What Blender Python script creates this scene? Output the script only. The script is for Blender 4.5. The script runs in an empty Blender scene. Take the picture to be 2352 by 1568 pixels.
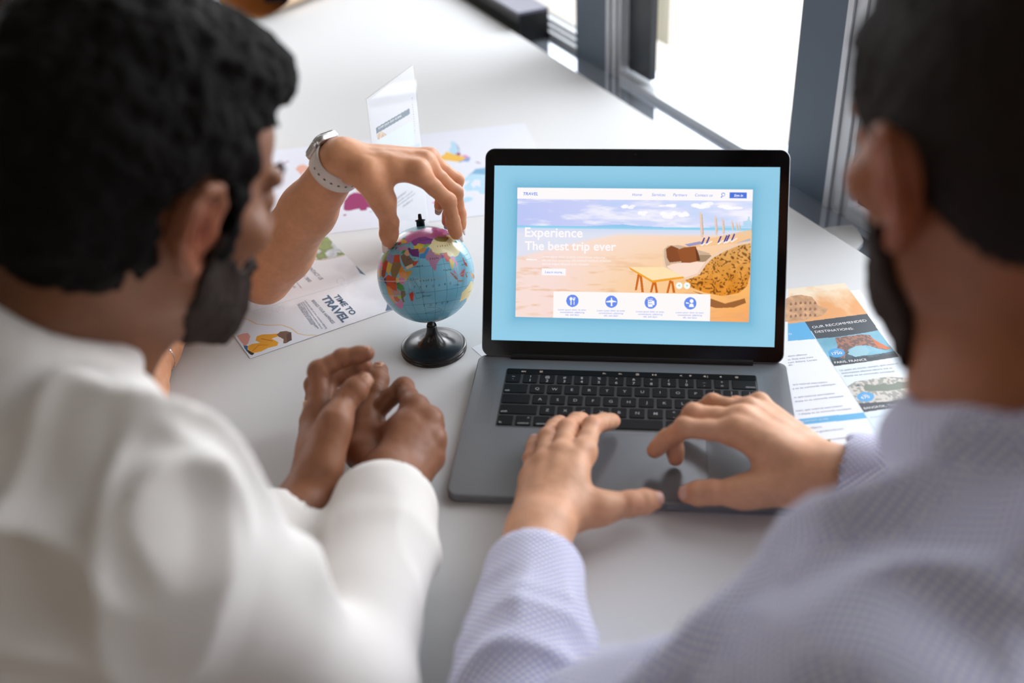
import bpy, bmesh, math, random
import numpy as np
from mathutils import Vector, Matrix
random.seed(7); rng = np.random.RandomState(7)
SC = bpy.context.scene
COL = SC.collection
PI = math.pi
# ------------------------------------------------------------------ camera
IMW, IMH = 2352, 1568
FPX = 2457.5
YAW, PITCH, ROLL = 0.1435, 0.5959, -0.0553
CAM = np.array([0.010, -1.0078, 0.7196])
def _basis(a, b, c):
    ca, sa, cb, sb, cc, sc = math.cos(a), math.sin(a), math.cos(b), math.sin(b), math.cos(c), math.sin(c)
    f = np.array([-sa*cb, ca*cb, -sb]); r0 = np.array([ca, sa, 0.]); u0 = np.cross(r0, f)
    return r0*cc+u0*sc, -r0*sc+u0*cc, f
CR, CU, CF = _basis(YAW, PITCH, ROLL)
def ray(x, y): return CF + CR*(x-IMW/2)/FPX - CU*(y-IMH/2)/FPX
def at(x, y, z=None, d=None):
    """real point seen at photo pixel (x, y): on the height z, or at distance d in front of the lens"""
    v = ray(x, y)
    t = (z-CAM[2])/v[2] if z is not None else d
    return CAM+v*t
def seg(prev, px, L, s=0):
    """next joint of a bone of length L seen at pixel px; s=+1 the farther, -1 the nearer, 0 mid"""
    v = ray(*px); o = CAM-np.asarray(prev)
    a = v@v; b = 2*v@o; c = o@o-L*L; D = b*b-4*a*c
    t = (-b+(s*math.sqrt(D) if D > 0 else 0))/(2*a)
    return CAM+v*t
cam_d = bpy.data.cameras.new('camera'); cam = bpy.data.objects.new('camera', cam_d); COL.objects.link(cam)
cam_d.sensor_fit = 'HORIZONTAL'; cam_d.sensor_width = 36.0; cam_d.lens = 36.0*FPX/IMW
cam_d.clip_start = 0.02; cam_d.clip_end = 200
cam.matrix_world = Matrix(((CR[0], CU[0], -CF[0], CAM[0]), (CR[1], CU[1], -CF[1], CAM[1]), (CR[2], CU[2], -CF[2], CAM[2]), (0, 0, 0, 1)))
cam_d.dof.use_dof = True; cam_d.dof.focus_distance = 1.29; cam_d.dof.aperture_fstop = 2.3
SC.camera = cam
# ------------------------------------------------------------------ world and lights
w = bpy.data.worlds.new('sky'); SC.world = w; w.use_nodes = True
nt = w.node_tree; nt.nodes.clear()
wo = nt.nodes.new('ShaderNodeOutputWorld'); wb = nt.nodes.new('ShaderNodeBackground')
tc = nt.nodes.new('ShaderNodeTexCoord'); dp = nt.nodes.new('ShaderNodeVectorMath'); dp.operation = 'DOT_PRODUCT'
dp.inputs[1].default_value = (0.42, 0.90, 0.12)
rp = nt.nodes.new('ShaderNodeValToRGB'); rp.color_ramp.elements[0].position = 0.46; rp.color_ramp.elements[0].color = (0.095, 0.078, 0.062, 1)
rp.color_ramp.elements[1].position = 0.86; rp.color_ramp.elements[1].color = (2.0, 2.07, 2.18, 1)
mr = nt.nodes.new('ShaderNodeMapRange'); mr.inputs[1].default_value = -1; mr.inputs[2].default_value = 1
nt.links.new(tc.outputs['Generated'], dp.inputs[0]); nt.links.new(dp.outputs['Value'], mr.inputs[0]); nt.links.new(mr.outputs[0], rp.inputs[0])
nt.links.new(rp.outputs[0], wb.inputs[0]); wb.inputs[1].default_value = 2.3; nt.links.new(wb.outputs[0], wo.inputs[0])
def area(name, loc, target, sx, sy, power, col):
    l = bpy.data.lights.new(name, 'AREA'); l.shape = 'RECTANGLE'; l.size = sx; l.size_y = sy; l.energy = power; l.color = col
    o = bpy.data.objects.new(name, l); COL.objects.link(o); o.location = loc
    o.rotation_euler = (Vector(target)-Vector(loc)).to_track_quat('-Z', 'Y').to_euler(); return o
area('window_daylight', (2.2, 2.5, 1.25), (-0.2, 0.0, 0.1), 3.0, 2.0, 120, (0.93, 0.965, 1.0))
sun_l = bpy.data.lights.new('sun', 'SUN'); sun_l.energy = 9.0; sun_l.angle = 0.01; sun_l.color = (1, 0.97, 0.92)
sun_o = bpy.data.objects.new('sun', sun_l); COL.objects.link(sun_o)
sun_o.rotation_euler = Vector((0.20, -0.50, -1.0)).to_track_quat('-Z', 'Y').to_euler()
VS = SC.view_settings; VS.view_transform = 'Standard'; VS.look = 'None'; VS.exposure = 0.0; VS.gamma = 1.0; VS.use_curve_mapping = False
SC.cycles.use_denoising = True; SC.cycles.max_bounces = 4; SC.cycles.diffuse_bounces = 3; SC.cycles.glossy_bounces = 2
SC.cycles.transmission_bounces = 5; SC.cycles.transparent_max_bounces = 8; SC.cycles.caustics_reflective = False; SC.cycles.caustics_refractive = False
SC.cycles.sample_clamp_indirect = 6; SC.cycles.use_adaptive_sampling = True; SC.cycles.adaptive_threshold = 0.05
# ------------------------------------------------------------------ helpers: naming, materials, meshes
def lin(c):
    c = np.asarray(c, float)
    if c.max() > 1.0001: c = c/255.
    return np.where(c <= 0.04045, c/12.92, ((c+0.055)/1.055)**2.4)
def tag(o, label=None, cat=None, group=None, kind=None):
    if label: o['label'] = label
    if cat: o['category'] = cat
    if group: o['group'] = group
    if kind: o['kind'] = kind
    return o
def empty(name, loc, label, cat, group=None):
    o = bpy.data.objects.new(name, None); COL.objects.link(o); o.location = tuple(loc); o.empty_display_size = 0.02
    bpy.context.view_layer.update() if False else None
    return tag(o, label, cat, group)
def mat(name, col, rough=0.5, metal=0.0, spec=0.5, bump=None, sub=0, emit=None, attr=None, coat=0, sheen=0, trans=0, ior=1.45, alpha=1, mix=None):
    m = bpy.data.materials.new(name); m.use_nodes = True; t = m.node_tree; b = t.nodes['Principled BSDF']
    c = tuple(lin(col))+(1,) if col is not None else (1, 1, 1, 1)
    b.inputs['Base Color'].default_value = c; b.inputs['Roughness'].default_value = rough; b.inputs['Metallic'].default_value = metal
    b.inputs['Specular IOR Level'].default_value = spec; b.inputs['IOR'].default_value = ior; b.inputs['Alpha'].default_value = alpha
    if coat: b.inputs['Coat Weight'].default_value = coat; b.inputs['Coat Roughness'].default_value = 0.05
    if sheen: b.inputs['Sheen Weight'].default_value = sheen
    if trans: b.inputs['Transmission Weight'].default_value = trans
    if sub:
        b.inputs['Subsurface Weight'].default_value = sub; b.inputs['Subsurface Radius'].default_value = (1, 0.35, 0.2); b.inputs['Subsurface Scale'].default_value = 0.006
    if attr:
        a = t.nodes.new('ShaderNodeAttribute'); a.attribute_name = attr
        if emit is None: t.links.new(a.outputs['Color'], b.inputs['Base Color'])
        else:
            t.links.new(a.outputs['Color'], b.inputs['Emission Color']); b.inputs['Emission Strength'].default_value = emit
            b.inputs['Base Color'].default_value = (0.01, 0.01, 0.01, 1)
    elif emit is not None:
        b.inputs['Emission Color'].default_value = c; b.inputs['Emission Strength'].default_value = emit; b.inputs['Base Color'].default_value = (0.01, 0.01, 0.01, 1)
    tcn = None
    if mix:      # second colour blended by noise: (colour, scale)
        tcn = t.nodes.new('ShaderNodeTexCoord'); n = t.nodes.new('ShaderNodeTexNoise'); n.inputs['Scale'].default_value = mix[1]; n.inputs['Detail'].default_value = 4
        t.links.new(tcn.outputs['Object'], n.inputs['Vector'])
        mx = t.nodes.new('ShaderNodeMix'); mx.data_type = 'RGBA'; mx.inputs[6].default_value = c; mx.inputs[7].default_value = tuple(lin(mix[0]))+(1,)
        t.links.new(n.outputs['Fac'], mx.inputs[0]); t.links.new(mx.outputs[2], b.inputs['Base Color'])
    if bump:     # (scale, strength, distance)
        tcn = t.nodes.new('ShaderNodeTexCoord'); n = t.nodes.new('ShaderNodeTexNoise'); n.inputs['Scale'].default_value = bump[0]; n.inputs['Detail'].default_value = 3
        bp = t.nodes.new('ShaderNodeBump'); bp.inputs['Strength'].default_value = bump[1]; bp.inputs['Distance'].default_value = bump[2]
        t.links.new(tcn.outputs['Object'], n.inputs['Vector']); t.links.new(n.outputs['Fac'], bp.inputs['Height']); t.links.new(bp.outputs[0], b.inputs['Normal'])
    return m
def mesh(name, V, Fc, m, parent=None, smooth=False, cols=None, colname='Col', uv=None):
    me = bpy.data.meshes.new(name); V = np.asarray(V, np.float32)
    if isinstance(Fc, np.ndarray) and Fc.ndim == 2:
        n, k = Fc.shape
        me.vertices.add(len(V)); me.vertices.foreach_set('co', V.ravel())
        me.loops.add(n*k); me.loops.foreach_set('vertex_index', Fc.astype(np.int32).ravel())
        me.polygons.add(n); me.polygons.foreach_set('loop_start', np.arange(0, n*k, k, dtype=np.int32)); me.polygons.foreach_set('loop_total', np.full(n, k, np.int32))
        me.update(calc_edges=True)
    else:
        me.from_pydata([tuple(map(float, v)) for v in V], [], [tuple(map(int, f)) for f in Fc]); me.update()
    if m is not None:
        for mm in (m if isinstance(m, (list, tuple)) else [m]): me.materials.append(mm)
    if smooth: me.polygons.foreach_set('use_smooth', np.ones(len(me.polygons), bool))
    if cols is not None:
        a = me.color_attributes.new(colname, 'FLOAT_COLOR', 'POINT')
        c4 = np.ones((len(V), 4), np.float32); c4[:, :3] = cols; a.data.foreach_set('color', c4.ravel())
    if uv is not None:
        a = me.attributes.new('tuv', 'FLOAT_VECTOR', 'POINT'); u3 = np.zeros((len(V), 3), np.float32); u3[:, :2] = uv; a.data.foreach_set('vector', u3.ravel())
    me.validate()
    o = bpy.data.objects.new(name, me); COL.objects.link(o)
    if parent is not None:
        o.parent = parent
        L = np.zeros(3); p = parent
        while p is not None: L += np.array(p.location); p = p.parent
        o.location = tuple(-L)      # vertices are given in world space, things are never rotated
    return o
class MB:
    def __init__(s): s.V = []; s.F = []
    def add(s, V, Fc):
        b = len(s.V); s.V += [tuple(v) for v in V]; s.F += [tuple(int(i)+b for i in f) for f in Fc]; return s
    def box(s, c, size, ax=None):
        ax = np.eye(3) if ax is None else np.asarray(ax, float); h = np.array(size)/2
        V = [np.array(c)+sum(ax[i]*h[i]*sg[i] for i in range(3)) for sg in [(-1, -1, -1), (1, -1, -1), (1, 1, -1), (-1, 1, -1), (-1, -1, 1), (1, -1, 1), (1, 1, 1), (-1, 1, 1)]]
        return s.add(V, [(0, 3, 2, 1), (4, 5, 6, 7), (0, 1, 5, 4), (1, 2, 6, 5), (2, 3, 7, 6), (3, 0, 4, 7)])
    def loft(s, rings, cap=True, closed=True):
        n = len(rings[0]); V = [p for r in rings for p in r]; Fc = []
        for i in range(len(rings)-1):
            for j in range(n if closed else n-1):
                k = (j+1) % n; Fc.append((i*n+j, i*n+k, (i+1)*n+k, (i+1)*n+j))
        if cap: Fc += [tuple(range(n))[::-1], tuple((len(rings)-1)*n+j for j in range(n))]
        return s.add(V, Fc)
    def lathe(s, prof, c=(0, 0, 0), n=48, ax=None):
        ax = np.eye(3) if ax is None else ax
        rings = [[np.array(c)+ax[0]*r*math.cos(2*PI*j/n)+ax[1]*r*math.sin(2*PI*j/n)+ax[2]*z for j in range(n)] for r, z in prof]
        return s.loft(rings)
    def tube(s, pts, r, n=10):
        pts = [np.array(p, float) for p in pts]; rings = []
        for i, p in enumerate(pts):
            t = pts[min(i+1, len(pts)-1)]-pts[max(i-1, 0)]; t /= np.linalg.norm(t)
            a = np.cross(t, (0, 0, 1)) if abs(t[2]) < .9 else np.cross(t, (1, 0, 0)); a /= np.linalg.norm(a); b = np.cross(t, a)
            rr = r[i] if isinstance(r, (list, tuple)) else r
            rings.append([p+a*rr*math.cos(2*PI*j/n)+b*rr*math.sin(2*PI*j/n) for j in range(n)])
        return s.loft(rings)
    def build(s, name, m, parent=None, smooth=False): return mesh(name, np.array(s.V), s.F, m, parent, smooth)
class Multi:
    """each add() becomes a part of its own"""
    def __init__(s): s.P = []; s.V = s.P
    def add(s, V, Fc): m = MB(); m.add(V, Fc); s.P.append(m); return s
    def box(s, *a): m = MB(); m.box(*a); s.P.append(m); return s
    def build(s, name, m, parent=None, smooth=False): return [p.build(name, m, parent, smooth) for p in s.P]
def rrect(w, d, r, n=8):
    P = []
    for cx, cy, a0 in ((w/2-r, d/2-r, 0), (-w/2+r, d/2-r, 90), (-w/2+r, -d/2+r, 180), (w/2-r, -d/2+r, 270)):
        for k in range(n+1):
            a = math.radians(a0+90*k/n); P.append((cx+r*math.cos(a), cy+r*math.sin(a)))
    return P
def rplate(mb, c, w, d, h, r, bev=0.0, ax=None, n=8):
    """rounded slab: w along ax0, d along ax1, from c up by h along ax2"""
    ax = np.eye(3) if ax is None else ax
    rings = []
    prof = [(bev, 0), (0, bev), (0, h-bev), (bev, h)] if bev > 0 else [(0, 0), (0, h)]
    for ins, z in prof:
        rings.append([np.array(c)+ax[0]*x+ax[1]*y+ax[2]*z for x, y in rrect(w-2*ins, d-2*ins, max(r-ins, 1e-4), n)])
    return mb.loft(rings)
_tcache = {}
def text_geo(s, bold=0.0):
    k = (s, bold)
    if k not in _tcache:
        cu = bpy.data.curves.new('t', 'FONT'); cu.body = s; cu.size = 1.0; cu.offset = bold; cu.resolution_u = 3; cu.fill_mode = 'FRONT' if hasattr(cu, 'fill_mode') else cu.fill_mode
        o = bpy.data.objects.new('t', cu); COL.objects.link(o); bpy.context.view_layer.update()
        dg = bpy.context.evaluated_depsgraph_get(); me = bpy.data.meshes.new_from_object(o.evaluated_get(dg))
        V = np.array([v.co[:] for v in me.vertices]) if len(me.vertices) else np.zeros((0, 3)); Fc = [tuple(p.vertices) for p in me.polygons]
        bpy.data.objects.remove(o); bpy.data.curves.remove(cu); bpy.data.meshes.remove(me); _tcache[k] = (V, Fc)
    return _tcache[k]
# ------------------------------------------------------------------ canvas: a procedurally drawn print on a real flat sheet
def vnoise(x, y, s=1, seed=0, octv=4):
    out = 0; amp = 1; tot = 0
    for o in range(octv):
        r = np.random.RandomState(seed*31+o); G = r.rand(64, 64); X = x*s*2**o; Y = y*s*2**o
        i = np.floor(X).astype(int); j = np.floor(Y).astype(int); fx = X-i; fy = Y-j; fx = fx*fx*(3-2*fx); fy = fy*fy*(3-2*fy)
        g = lambda a, b: G[a % 64, b % 64]
        out = out+amp*((g(i, j)*(1-fx)+g(i+1, j)*fx)*(1-fy)+(g(i, j+1)*(1-fx)+g(i+1, j+1)*fx)*fy); tot += amp; amp *= .5
    return out/tot
class Canvas:
    def __init__(s, w, h, bg, conv=None):
        s.w, s.h = w, h; s.a = np.ones((h+1, w+1, 3))*np.array(bg, float)[None, None]
        s.X, s.Y = np.meshgrid(np.linspace(0, 1, w+1), np.linspace(0, 1, h+1)); s.conv = conv or (lambda p: p)
    def _pts(s, pts): return np.array([s.conv(p) for p in pts])
    def mask(s, pts):
        P = s._pts(pts); x0, x1 = P[:, 0].min(), P[:, 0].max(); y0, y1 = P[:, 1].min(), P[:, 1].max()
        i0, i1 = max(0, int(x0*s.w)-1), min(s.w+1, int(x1*s.w)+2); j0, j1 = max(0, int(y0*s.h)-1), min(s.h+1, int(y1*s.h)+2)
        if i1 <= i0 or j1 <= j0: return None
        X = s.X[j0:j1, i0:i1]; Y = s.Y[j0:j1, i0:i1]; m = np.zeros(X.shape, bool); n = len(P)
        for k in range(n):
            xa, ya = P[k]; xb, yb = P[(k+1) % n]
            if ya == yb: continue
            c = (ya > Y) != (yb > Y); m ^= c & (X < (xb-xa)*(Y-ya)/(yb-ya)+xa)
        return (slice(j0, j1), slice(i0, i1)), m
    def poly(s, pts, col, al=1.0, tex=None):
        r = s.mask(pts)
        if r is None: return s
        sl, m = r; c = np.array(col, float)
        if callable(tex): c = tex(s.X[sl], s.Y[sl])[m]
        s.a[sl][m] = s.a[sl][m]*(1-al)+c*al; return s
    def line(s, pts, wd, col, al=1.0):
        P = s._pts(pts); asp = s.h/s.w
        old = s.conv; s.conv = lambda p: p
        for a, b in zip(P[:-1], P[1:]):
            d = (b-a)*np.array([1, asp]); L = np.hypot(*d)
            if L == 0: continue
            nn = np.array([-d[1], d[0]])/L*wd/2; nn[1] /= asp; s.poly([a+nn, b+nn, b-nn, a-nn], col, al)
        s.conv = old; return s
    def disc(s, c, rx, ry, col, al=1.0, n=24): return s.poly([(c[0]+rx*math.cos(2*PI*k/n), c[1]+ry*math.sin(2*PI*k/n)) for k in range(n)], col, al)
    def grid(s):
        n, m = s.h+1, s.w+1; I = (np.arange(n-1)[:, None]*m+np.arange(m-1)[None]).ravel()
        return np.stack([I, I+m, I+m+1, I+1], 1)
class Sheet:
    """flat printed thing: O = image top-left corner, A = full width vector, B = full height vector (downwards)"""
    def __init__(s, O, A, B): s.O, s.A, s.B = map(lambda v: np.array(v, float), (O, A, B)); s.N = np.cross(s.B, s.A); s.N /= np.linalg.norm(s.N)
    def uv(s, px):
        v = ray(*px); t = ((s.O-CAM)@s.N)/(v@s.N); q = CAM+v*t-s.O
        M = np.stack([s.A, s.B], 1); return np.linalg.lstsq(M, q, rcond=None)[0]
    def pt(s, u, v, lift=0.0): return s.O+s.A*u+s.B*v+s.N*lift
    def picture(s, cv, name, m, parent, lift=0.00015):
        P = s.O+s.A*cv.X[..., None]+s.B*cv.Y[..., None]+s.N*lift
        Fc = cv.grid(); return mesh(name, P.reshape(-1, 3), Fc, m, parent, cols=lin(np.clip(cv.a, 0, 255)/255.).reshape(-1, 3))
    def slab(s, name, m, parent, th=0.0002, lift=0.0):
        a, b, c, d = s.O, s.O+s.B, s.O+s.A+s.B, s.O+s.A; t = s.N*(lift-th); q = s.N*lift
        return mesh(name, [a+q, b+q, c+q, d+q, a+t, b+t, c+t, d+t], [(0, 1, 2, 3), (7, 6, 5, 4), (0, 4, 5, 1), (1, 5, 6, 2), (2, 6, 7, 3), (3, 7, 4, 0)], m, parent)
    def text(s, mb, txt, p0, p1, bold=0.0, shear=0.0, hs=1.0, lift=0.0003, flat=False):
        a, b = (np.array(p0), np.array(p1)) if flat else (s.uv(p0), s.uv(p1))
        P0 = s.pt(*a); d = s.pt(*b)-P0; V, Fc = text_geo(txt, bold)
        if not len(V): return
        x0, x1 = V[:, 0].min(), V[:, 0].max(); sc = np.linalg.norm(d)/(x1-x0); e = d/np.linalg.norm(d); up = np.cross(s.N, e)
        W = [P0+e*((v[0]-x0)+shear*v[1])*sc+up*v[1]*sc*hs+s.N*lift for v in V]; mb.add(W, Fc)
def px_axes(o): pass
# ================================================================== SETTING
M_table = mat('white_laminate', (224, 225, 226), 0.5, spec=0.25)
M_frame = mat('slate_frame', (88, 104, 120), 0.45)
M_dark = mat('dark_frame', (48, 54, 60), 0.4)
M_silver = mat('satin_aluminium', (212, 216, 221), 0.3, metal=0.25)
M_wall = mat('warm_plaster', (225, 218, 208), 0.9)
M_sill = mat('glossy_sill', (196, 204, 216), 0.07, metal=0.75)
E0 = np.array([-0.408, 1.411, 0.0]); WD = np.array([0.52731, -0.84968, 0.0]); WN = np.array([0.84968, 0.52731, 0.0]); UZ = np.array([0, 0, 1.0])
AX = np.array([WD, WN, UZ])
def wp(al, out, z): return E0+WD*al+WN*out+UZ*z
def wbox(mb, a0, a1, o0, o1, z0, z1): return mb.box(wp((a0+a1)/2, (o0+o1)/2, (z0+z1)/2), (a1-a0, o1-o0, z1-z0), AX)
FLOOR = -0.74; CEIL = 2.1; SZ = -0.03
def struct(o, kind='structure'): o['kind'] = kind; return o
A0, A1 = -3.1, 4.7
mb = MB(); mb.box((-0.6, 0.6, FLOOR-0.03), (7.0, 7.6, 0.06)); 
floor = struct(mb.build('floor', mat('grey_floor', (150, 146, 142), 0.6, bump=(40, .1, .002)))); 
mb = MB(); wbox(mb, A0, A1, -5.0, 0.9, CEIL, CEIL+0.12); struct(mb.build('ceiling', mat('grey_ceiling', (150, 146, 142), .9)))
# low wall under the windows with the glossy sill on top, posts, frames, glass
mb = MB(); wbox(mb, A0, A1, 0.03, 0.30, FLOOR, SZ-0.02); wbox(mb, A0, A1, 0.03, 0.30, CEIL-0.10, CEIL); wbox(mb, A0, -0.9, 0.10, 0.30, SZ-0.02, CEIL-0.10)
struct(mb.build('wall_right', M_wall))
mb = MB(); wbox(mb, A0, A1, 0.012, 0.17, SZ-0.02, SZ); struct(mb.build('trim_1', M_sill))
ZT = CEIL-0.10
wn = 0
PER = 0.654; first = 0.384
for k in range(-1, 6):
    b = first+PER*k
    if b > A1-0.8: continue
    wn += 1
    fr = MB()
    if k >= 0:
        wbox(fr, b+(0 if k == 0 else .030), b+0.122, 0.085, 0.125, SZ, ZT)               # slate post
    f0 = b if k >= 0 else None
    if k >= 0:
        post = struct(fr.build('trim_%d' % (wn+1), M_frame))
        g = MB(); b_ = b+(0 if k == 0 else .030); wbox(g, b_-0.006, b_, 0.090, 0.105, SZ, ZT); o = g.build('shadow_gap', M_dark, post)
    x0 = b+0.122 if k >= 0 else -0.90; x1 = b+PER-.006+(.030 if k >= 0 else 0)
    win = MB()
    if k >= 0:
        wbox(win, x0+0.052, x0+0.130, 0.105, 0.118, SZ+.02, ZT-.05)  # dark inner casement stile
    wbox(win, x1-0.004, x1, 0.11, 0.12, SZ+.05, ZT-.05)
    wbox(win, x0, x1, 0.11, 0.125, ZT-.05, ZT)
    wo_ = struct(win.build('window_%d' % wn, M_dark))
    sv = MB()
    if k >= 0:
        for q in range(4): wbox(sv, x0+q*0.0125, x0+q*0.0125+0.011, 0.085+0.004*(q % 2), 0.16, SZ, ZT)
        wbox(sv, x0+0.05, x1, 0.086, 0.118, SZ, SZ+0.012)
    else:
        for q in range(3): wbox(sv, x0, x1, 0.088+q*0.012, 0.099+q*0.012, SZ, SZ+0.012+0.006*q)
    sv.build('window_frame', M_silver, wo_)
    gl = MB(); wbox(gl, x0+(0.13 if k >= 0 else 0), x1-0.004, 0.118, 0.123, SZ+0.022, ZT-.05)
    gm = bpy.data.materials.get('window_glass')
    if gm is None:
        gm = bpy.data.materials.new('window_glass'); gm.use_nodes = True; t = gm.node_tree; t.nodes.clear()
        oo = t.nodes.new('ShaderNodeOutputMaterial'); tr = t.nodes.new('ShaderNodeBsdfTransparent'); gs = t.nodes.new('ShaderNodeBsdfGlossy'); gs.inputs['Roughness'].default_value = .02
        fn = t.nodes.new('ShaderNodeFresnel'); fn.inputs[0].default_value = 1.45; mx = t.nodes.new('ShaderNodeMixShader')
        gq = t.nodes.new('ShaderNodeNewGeometry'); sb = t.nodes.new('ShaderNodeMath'); sb.operation = 'SUBTRACT'; sb.inputs[0].default_value = 1; ml = t.nodes.new('ShaderNodeMath'); ml.operation = 'MULTIPLY'
        t.links.new(gq.outputs['Backfacing'], sb.inputs[1]); t.links.new(sb.outputs[0], ml.inputs[0]); t.links.new(fn.outputs[0], ml.inputs[1]); t.links.new(ml.outputs[0], mx.inputs[0]); t.links.new(tr.outputs[0], mx.inputs[1]); t.links.new(gs.outputs[0], mx.inputs[2]); t.links.new(mx.outputs[0], oo.inputs[0])
    gl.build('glass', gm, wo_)
# outside terrace and a low light wall beyond it
mb = MB(); wbox(mb, A0-6, A1+6, 0.30, 30, FLOOR-0.08, FLOOR-0.02); struct(tag(mb.build('ground', mat('pale_paving', (214, 213, 210), 0.8))))
# ------------------------------------------------------------------ tables
def tabletop(name, label, poly, z, th, leg_pts, cat='table'):
    c = np.mean(poly, 0); root = empty(name, (c[0], c[1], FLOOR), label, cat)
    b = MB(); rings = []
    for ins, zz in ((0.001, z-th), (0, z-th+0.001), (0, z-0.001), (0.001, z)):
        rings.append([np.array([p[0]+(c[0]-p[0])*ins, p[1]+(c[1]-p[1])*ins, zz]) for p in poly])
    b.loft(rings); b.build('tabletop', M_table, root)
    for p in leg_pts:
        l = MB(); l.box((p[0], p[1], (FLOOR+z-th)/2), (0.05, 0.05, z-th-FLOOR)); l.build('leg', M_silver, root)
    return root
pA = E0+WD*2.249; pB = E0-WD*0.95
tabletop('meeting_table', 'large white table under the laptop, globe and papers, running along the windows', [(-0.72, -0.5), tuple(pA[:2]), tuple(pB[:2]), (-1.25, 2.25)], 0.0, 0.028,
         [(-.66, -.42), (.62, -.40), (-.91, 2.05), (-1.14, 2.08)])
# white round-cornered side table seen behind the bearded man on the right
q0 = at(1905, 519, z=-0.02)
zq = SZ+.0045; qs = [at(*p, z=zq) for p in ((1893, 523), (1930, 518), (1958, 516), (1968, 524), (1984, 552), (1962, 574))]
b = MB(); b.loft([[q-UZ*.004 for q in qs[::-1]], qs[::-1]]); tag(b.build('paper_sheet', M_table), 'white rounded sheet lying on the window sill, just left of the man on the right', 'paper')
tb = [(q0[0]+0.002, q0[1]+0.0), (q0[0]+.03, q0[1]+.012), (q0[0]+0.20, q0[1]+0.005), (q0[0]+0.34, q0[1]-.10), (q0[0]+.36, q0[1]-0.36), (q0[0]+.16, q0[1]-0.24)]
# ------------------------------------------------------------------ things by the far edge
M_black = mat('black_plastic', (22, 23, 25), 0.35)
bb = MB(); wbox(bb, -1.0, 0.262, 0.016, 0.084, SZ, 0.03)
bx = empty('storage_box', wp(-0.4, 0.05, SZ), 'long low black box standing on the window sill past the far table edge', 'box')
bb.build('body', M_black, bx)
bb = MB(); wbox(bb, -1.0, 0.262, 0.014, 0.086, 0.03, 0.036); bb.build('lid', mat('painted_violet_sheen', (98, 98, 118), 0.35), bx)  # top slab tinted violet: the reflected sheen on the black box, as colour
def unit0(v): return v/np.linalg.norm(v)
# kraft paper bag lying on its side, mouth towards us, with dark things in it
M_kraft = mat('kraft_paper', (222, 196, 166), 0.85, bump=(60, .2, .002)); M_kraft_in = mat('kraft_inside', (216, 152, 92), 0.9)
kb0 = at(672, 34, z=0.0)
bag = empty('paper_bag', kb0, 'open tan kraft paper bag lying at the far left of the table', 'bag')
e1 = at(505, 40, z=0.0); nrm = np.array([kb0[1]-e1[1], -(kb0[0]-e1[0]), 0]); nrm /= np.linalg.norm(nrm); nrm = unit0(at(765, -6, z=0.0)-kb0)
dx = (kb0-e1); wbg = np.linalg.norm(dx); dx /= wbg
def bagring(t, puff, lowz=0.0):
    out = []
    for k in range(24):
        a = 2*PI*k/24; u = math.cos(a); v = math.sin(a)
        sx = np.sign(u)*abs(u)**.8*wbg/2; h = 0.028*puff
        out.append(e1+dx*wbg/2+dx*sx+nrm*(t+(-0.035*max(0, -v)*(1-abs(u)**1.5) if t < .02 else 0)-(0.03*max(0, v)*(u) if t < .02 else 0))+UZ*(h+v*h*(1-abs(u)**3*.4)+0.0015))
    return out
bg = MB(); rings = [bagring(0, 1.25), bagring(.04, 1.2), bagring(.15, 1.0), bagring(.30, .6)]
inn = [[p*0.985+(np.mean(r, 0))*0.015 for p in r] for r in rings]
bg.loft(rings, cap=False); n0 = len(bg.V); bg.F += [tuple(range(72, 96))]
bg.build('shell', M_kraft, bag, True)
bg = MB(); bg.loft([r for r in inn[:3]], cap=False); bg.F += [tuple(range(48, 72))]
bg.build('lining', M_kraft_in, bag, True)
bk = MB(); cc = e1+dx*wbg*.52+nrm*0.100; bk.box(cc+UZ*0.020, (wbg*.30, .075, 0.014), [dx, nrm, UZ]); o = bk.build('notebook', mat('navy_cover', (24, 30, 42), 0.5)); tag(o, 'dark blue notebook sliding out inside the kraft bag', 'notebook')
# white stack left of it
sp = MB(); s0 = at(455, 18, z=0.0); 
for k in range(4): rplate(sp, s0+np.array([0.002*k-.04, 0.06-.001*k, 0.006*k+0.0002]), .21, .15, 0.0058, .006, ax=np.array([dx, nrm, UZ]))
tag(sp.build('paper_stack', mat('white_paper_far', (232, 230, 240), .8)), 'stack of white paper left of the kraft bag, behind the dark-haired man', 'paper stack')
cl = Sheet(at(560, 4, z=0.0), at(765, 0, z=0.0)-at(560, 4, z=0.0), np.array([0.03, -.03, 0])); 
b = MB(); 
for ins, z in ((0, FLOOR-.02), (0, .27), (.012, .285), (.012, .30)): 
    b.V += [tuple(wp(a, o, z)) for a, o in ((-2.4+ins, .45+ins), (-.60-ins, .45+ins), (-.60-ins, .95-ins), (-2.4+ins, .95-ins))]
for r_ in range(3):
    for j in range(4): b.F.append((r_*4+j, r_*4+(j+1) % 4, (r_+1)*4+(j+1) % 4, (r_+1)*4+j))
b.F += [(3, 2, 1, 0), (12, 13, 14, 15)]
tag(b.build('concrete_block', mat('beige_concrete', (176, 164, 152), .9, mix=((150, 156, 140), 3.0))), 'grey-beige concrete block outside the window, beyond the black box', 'concrete block')
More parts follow.
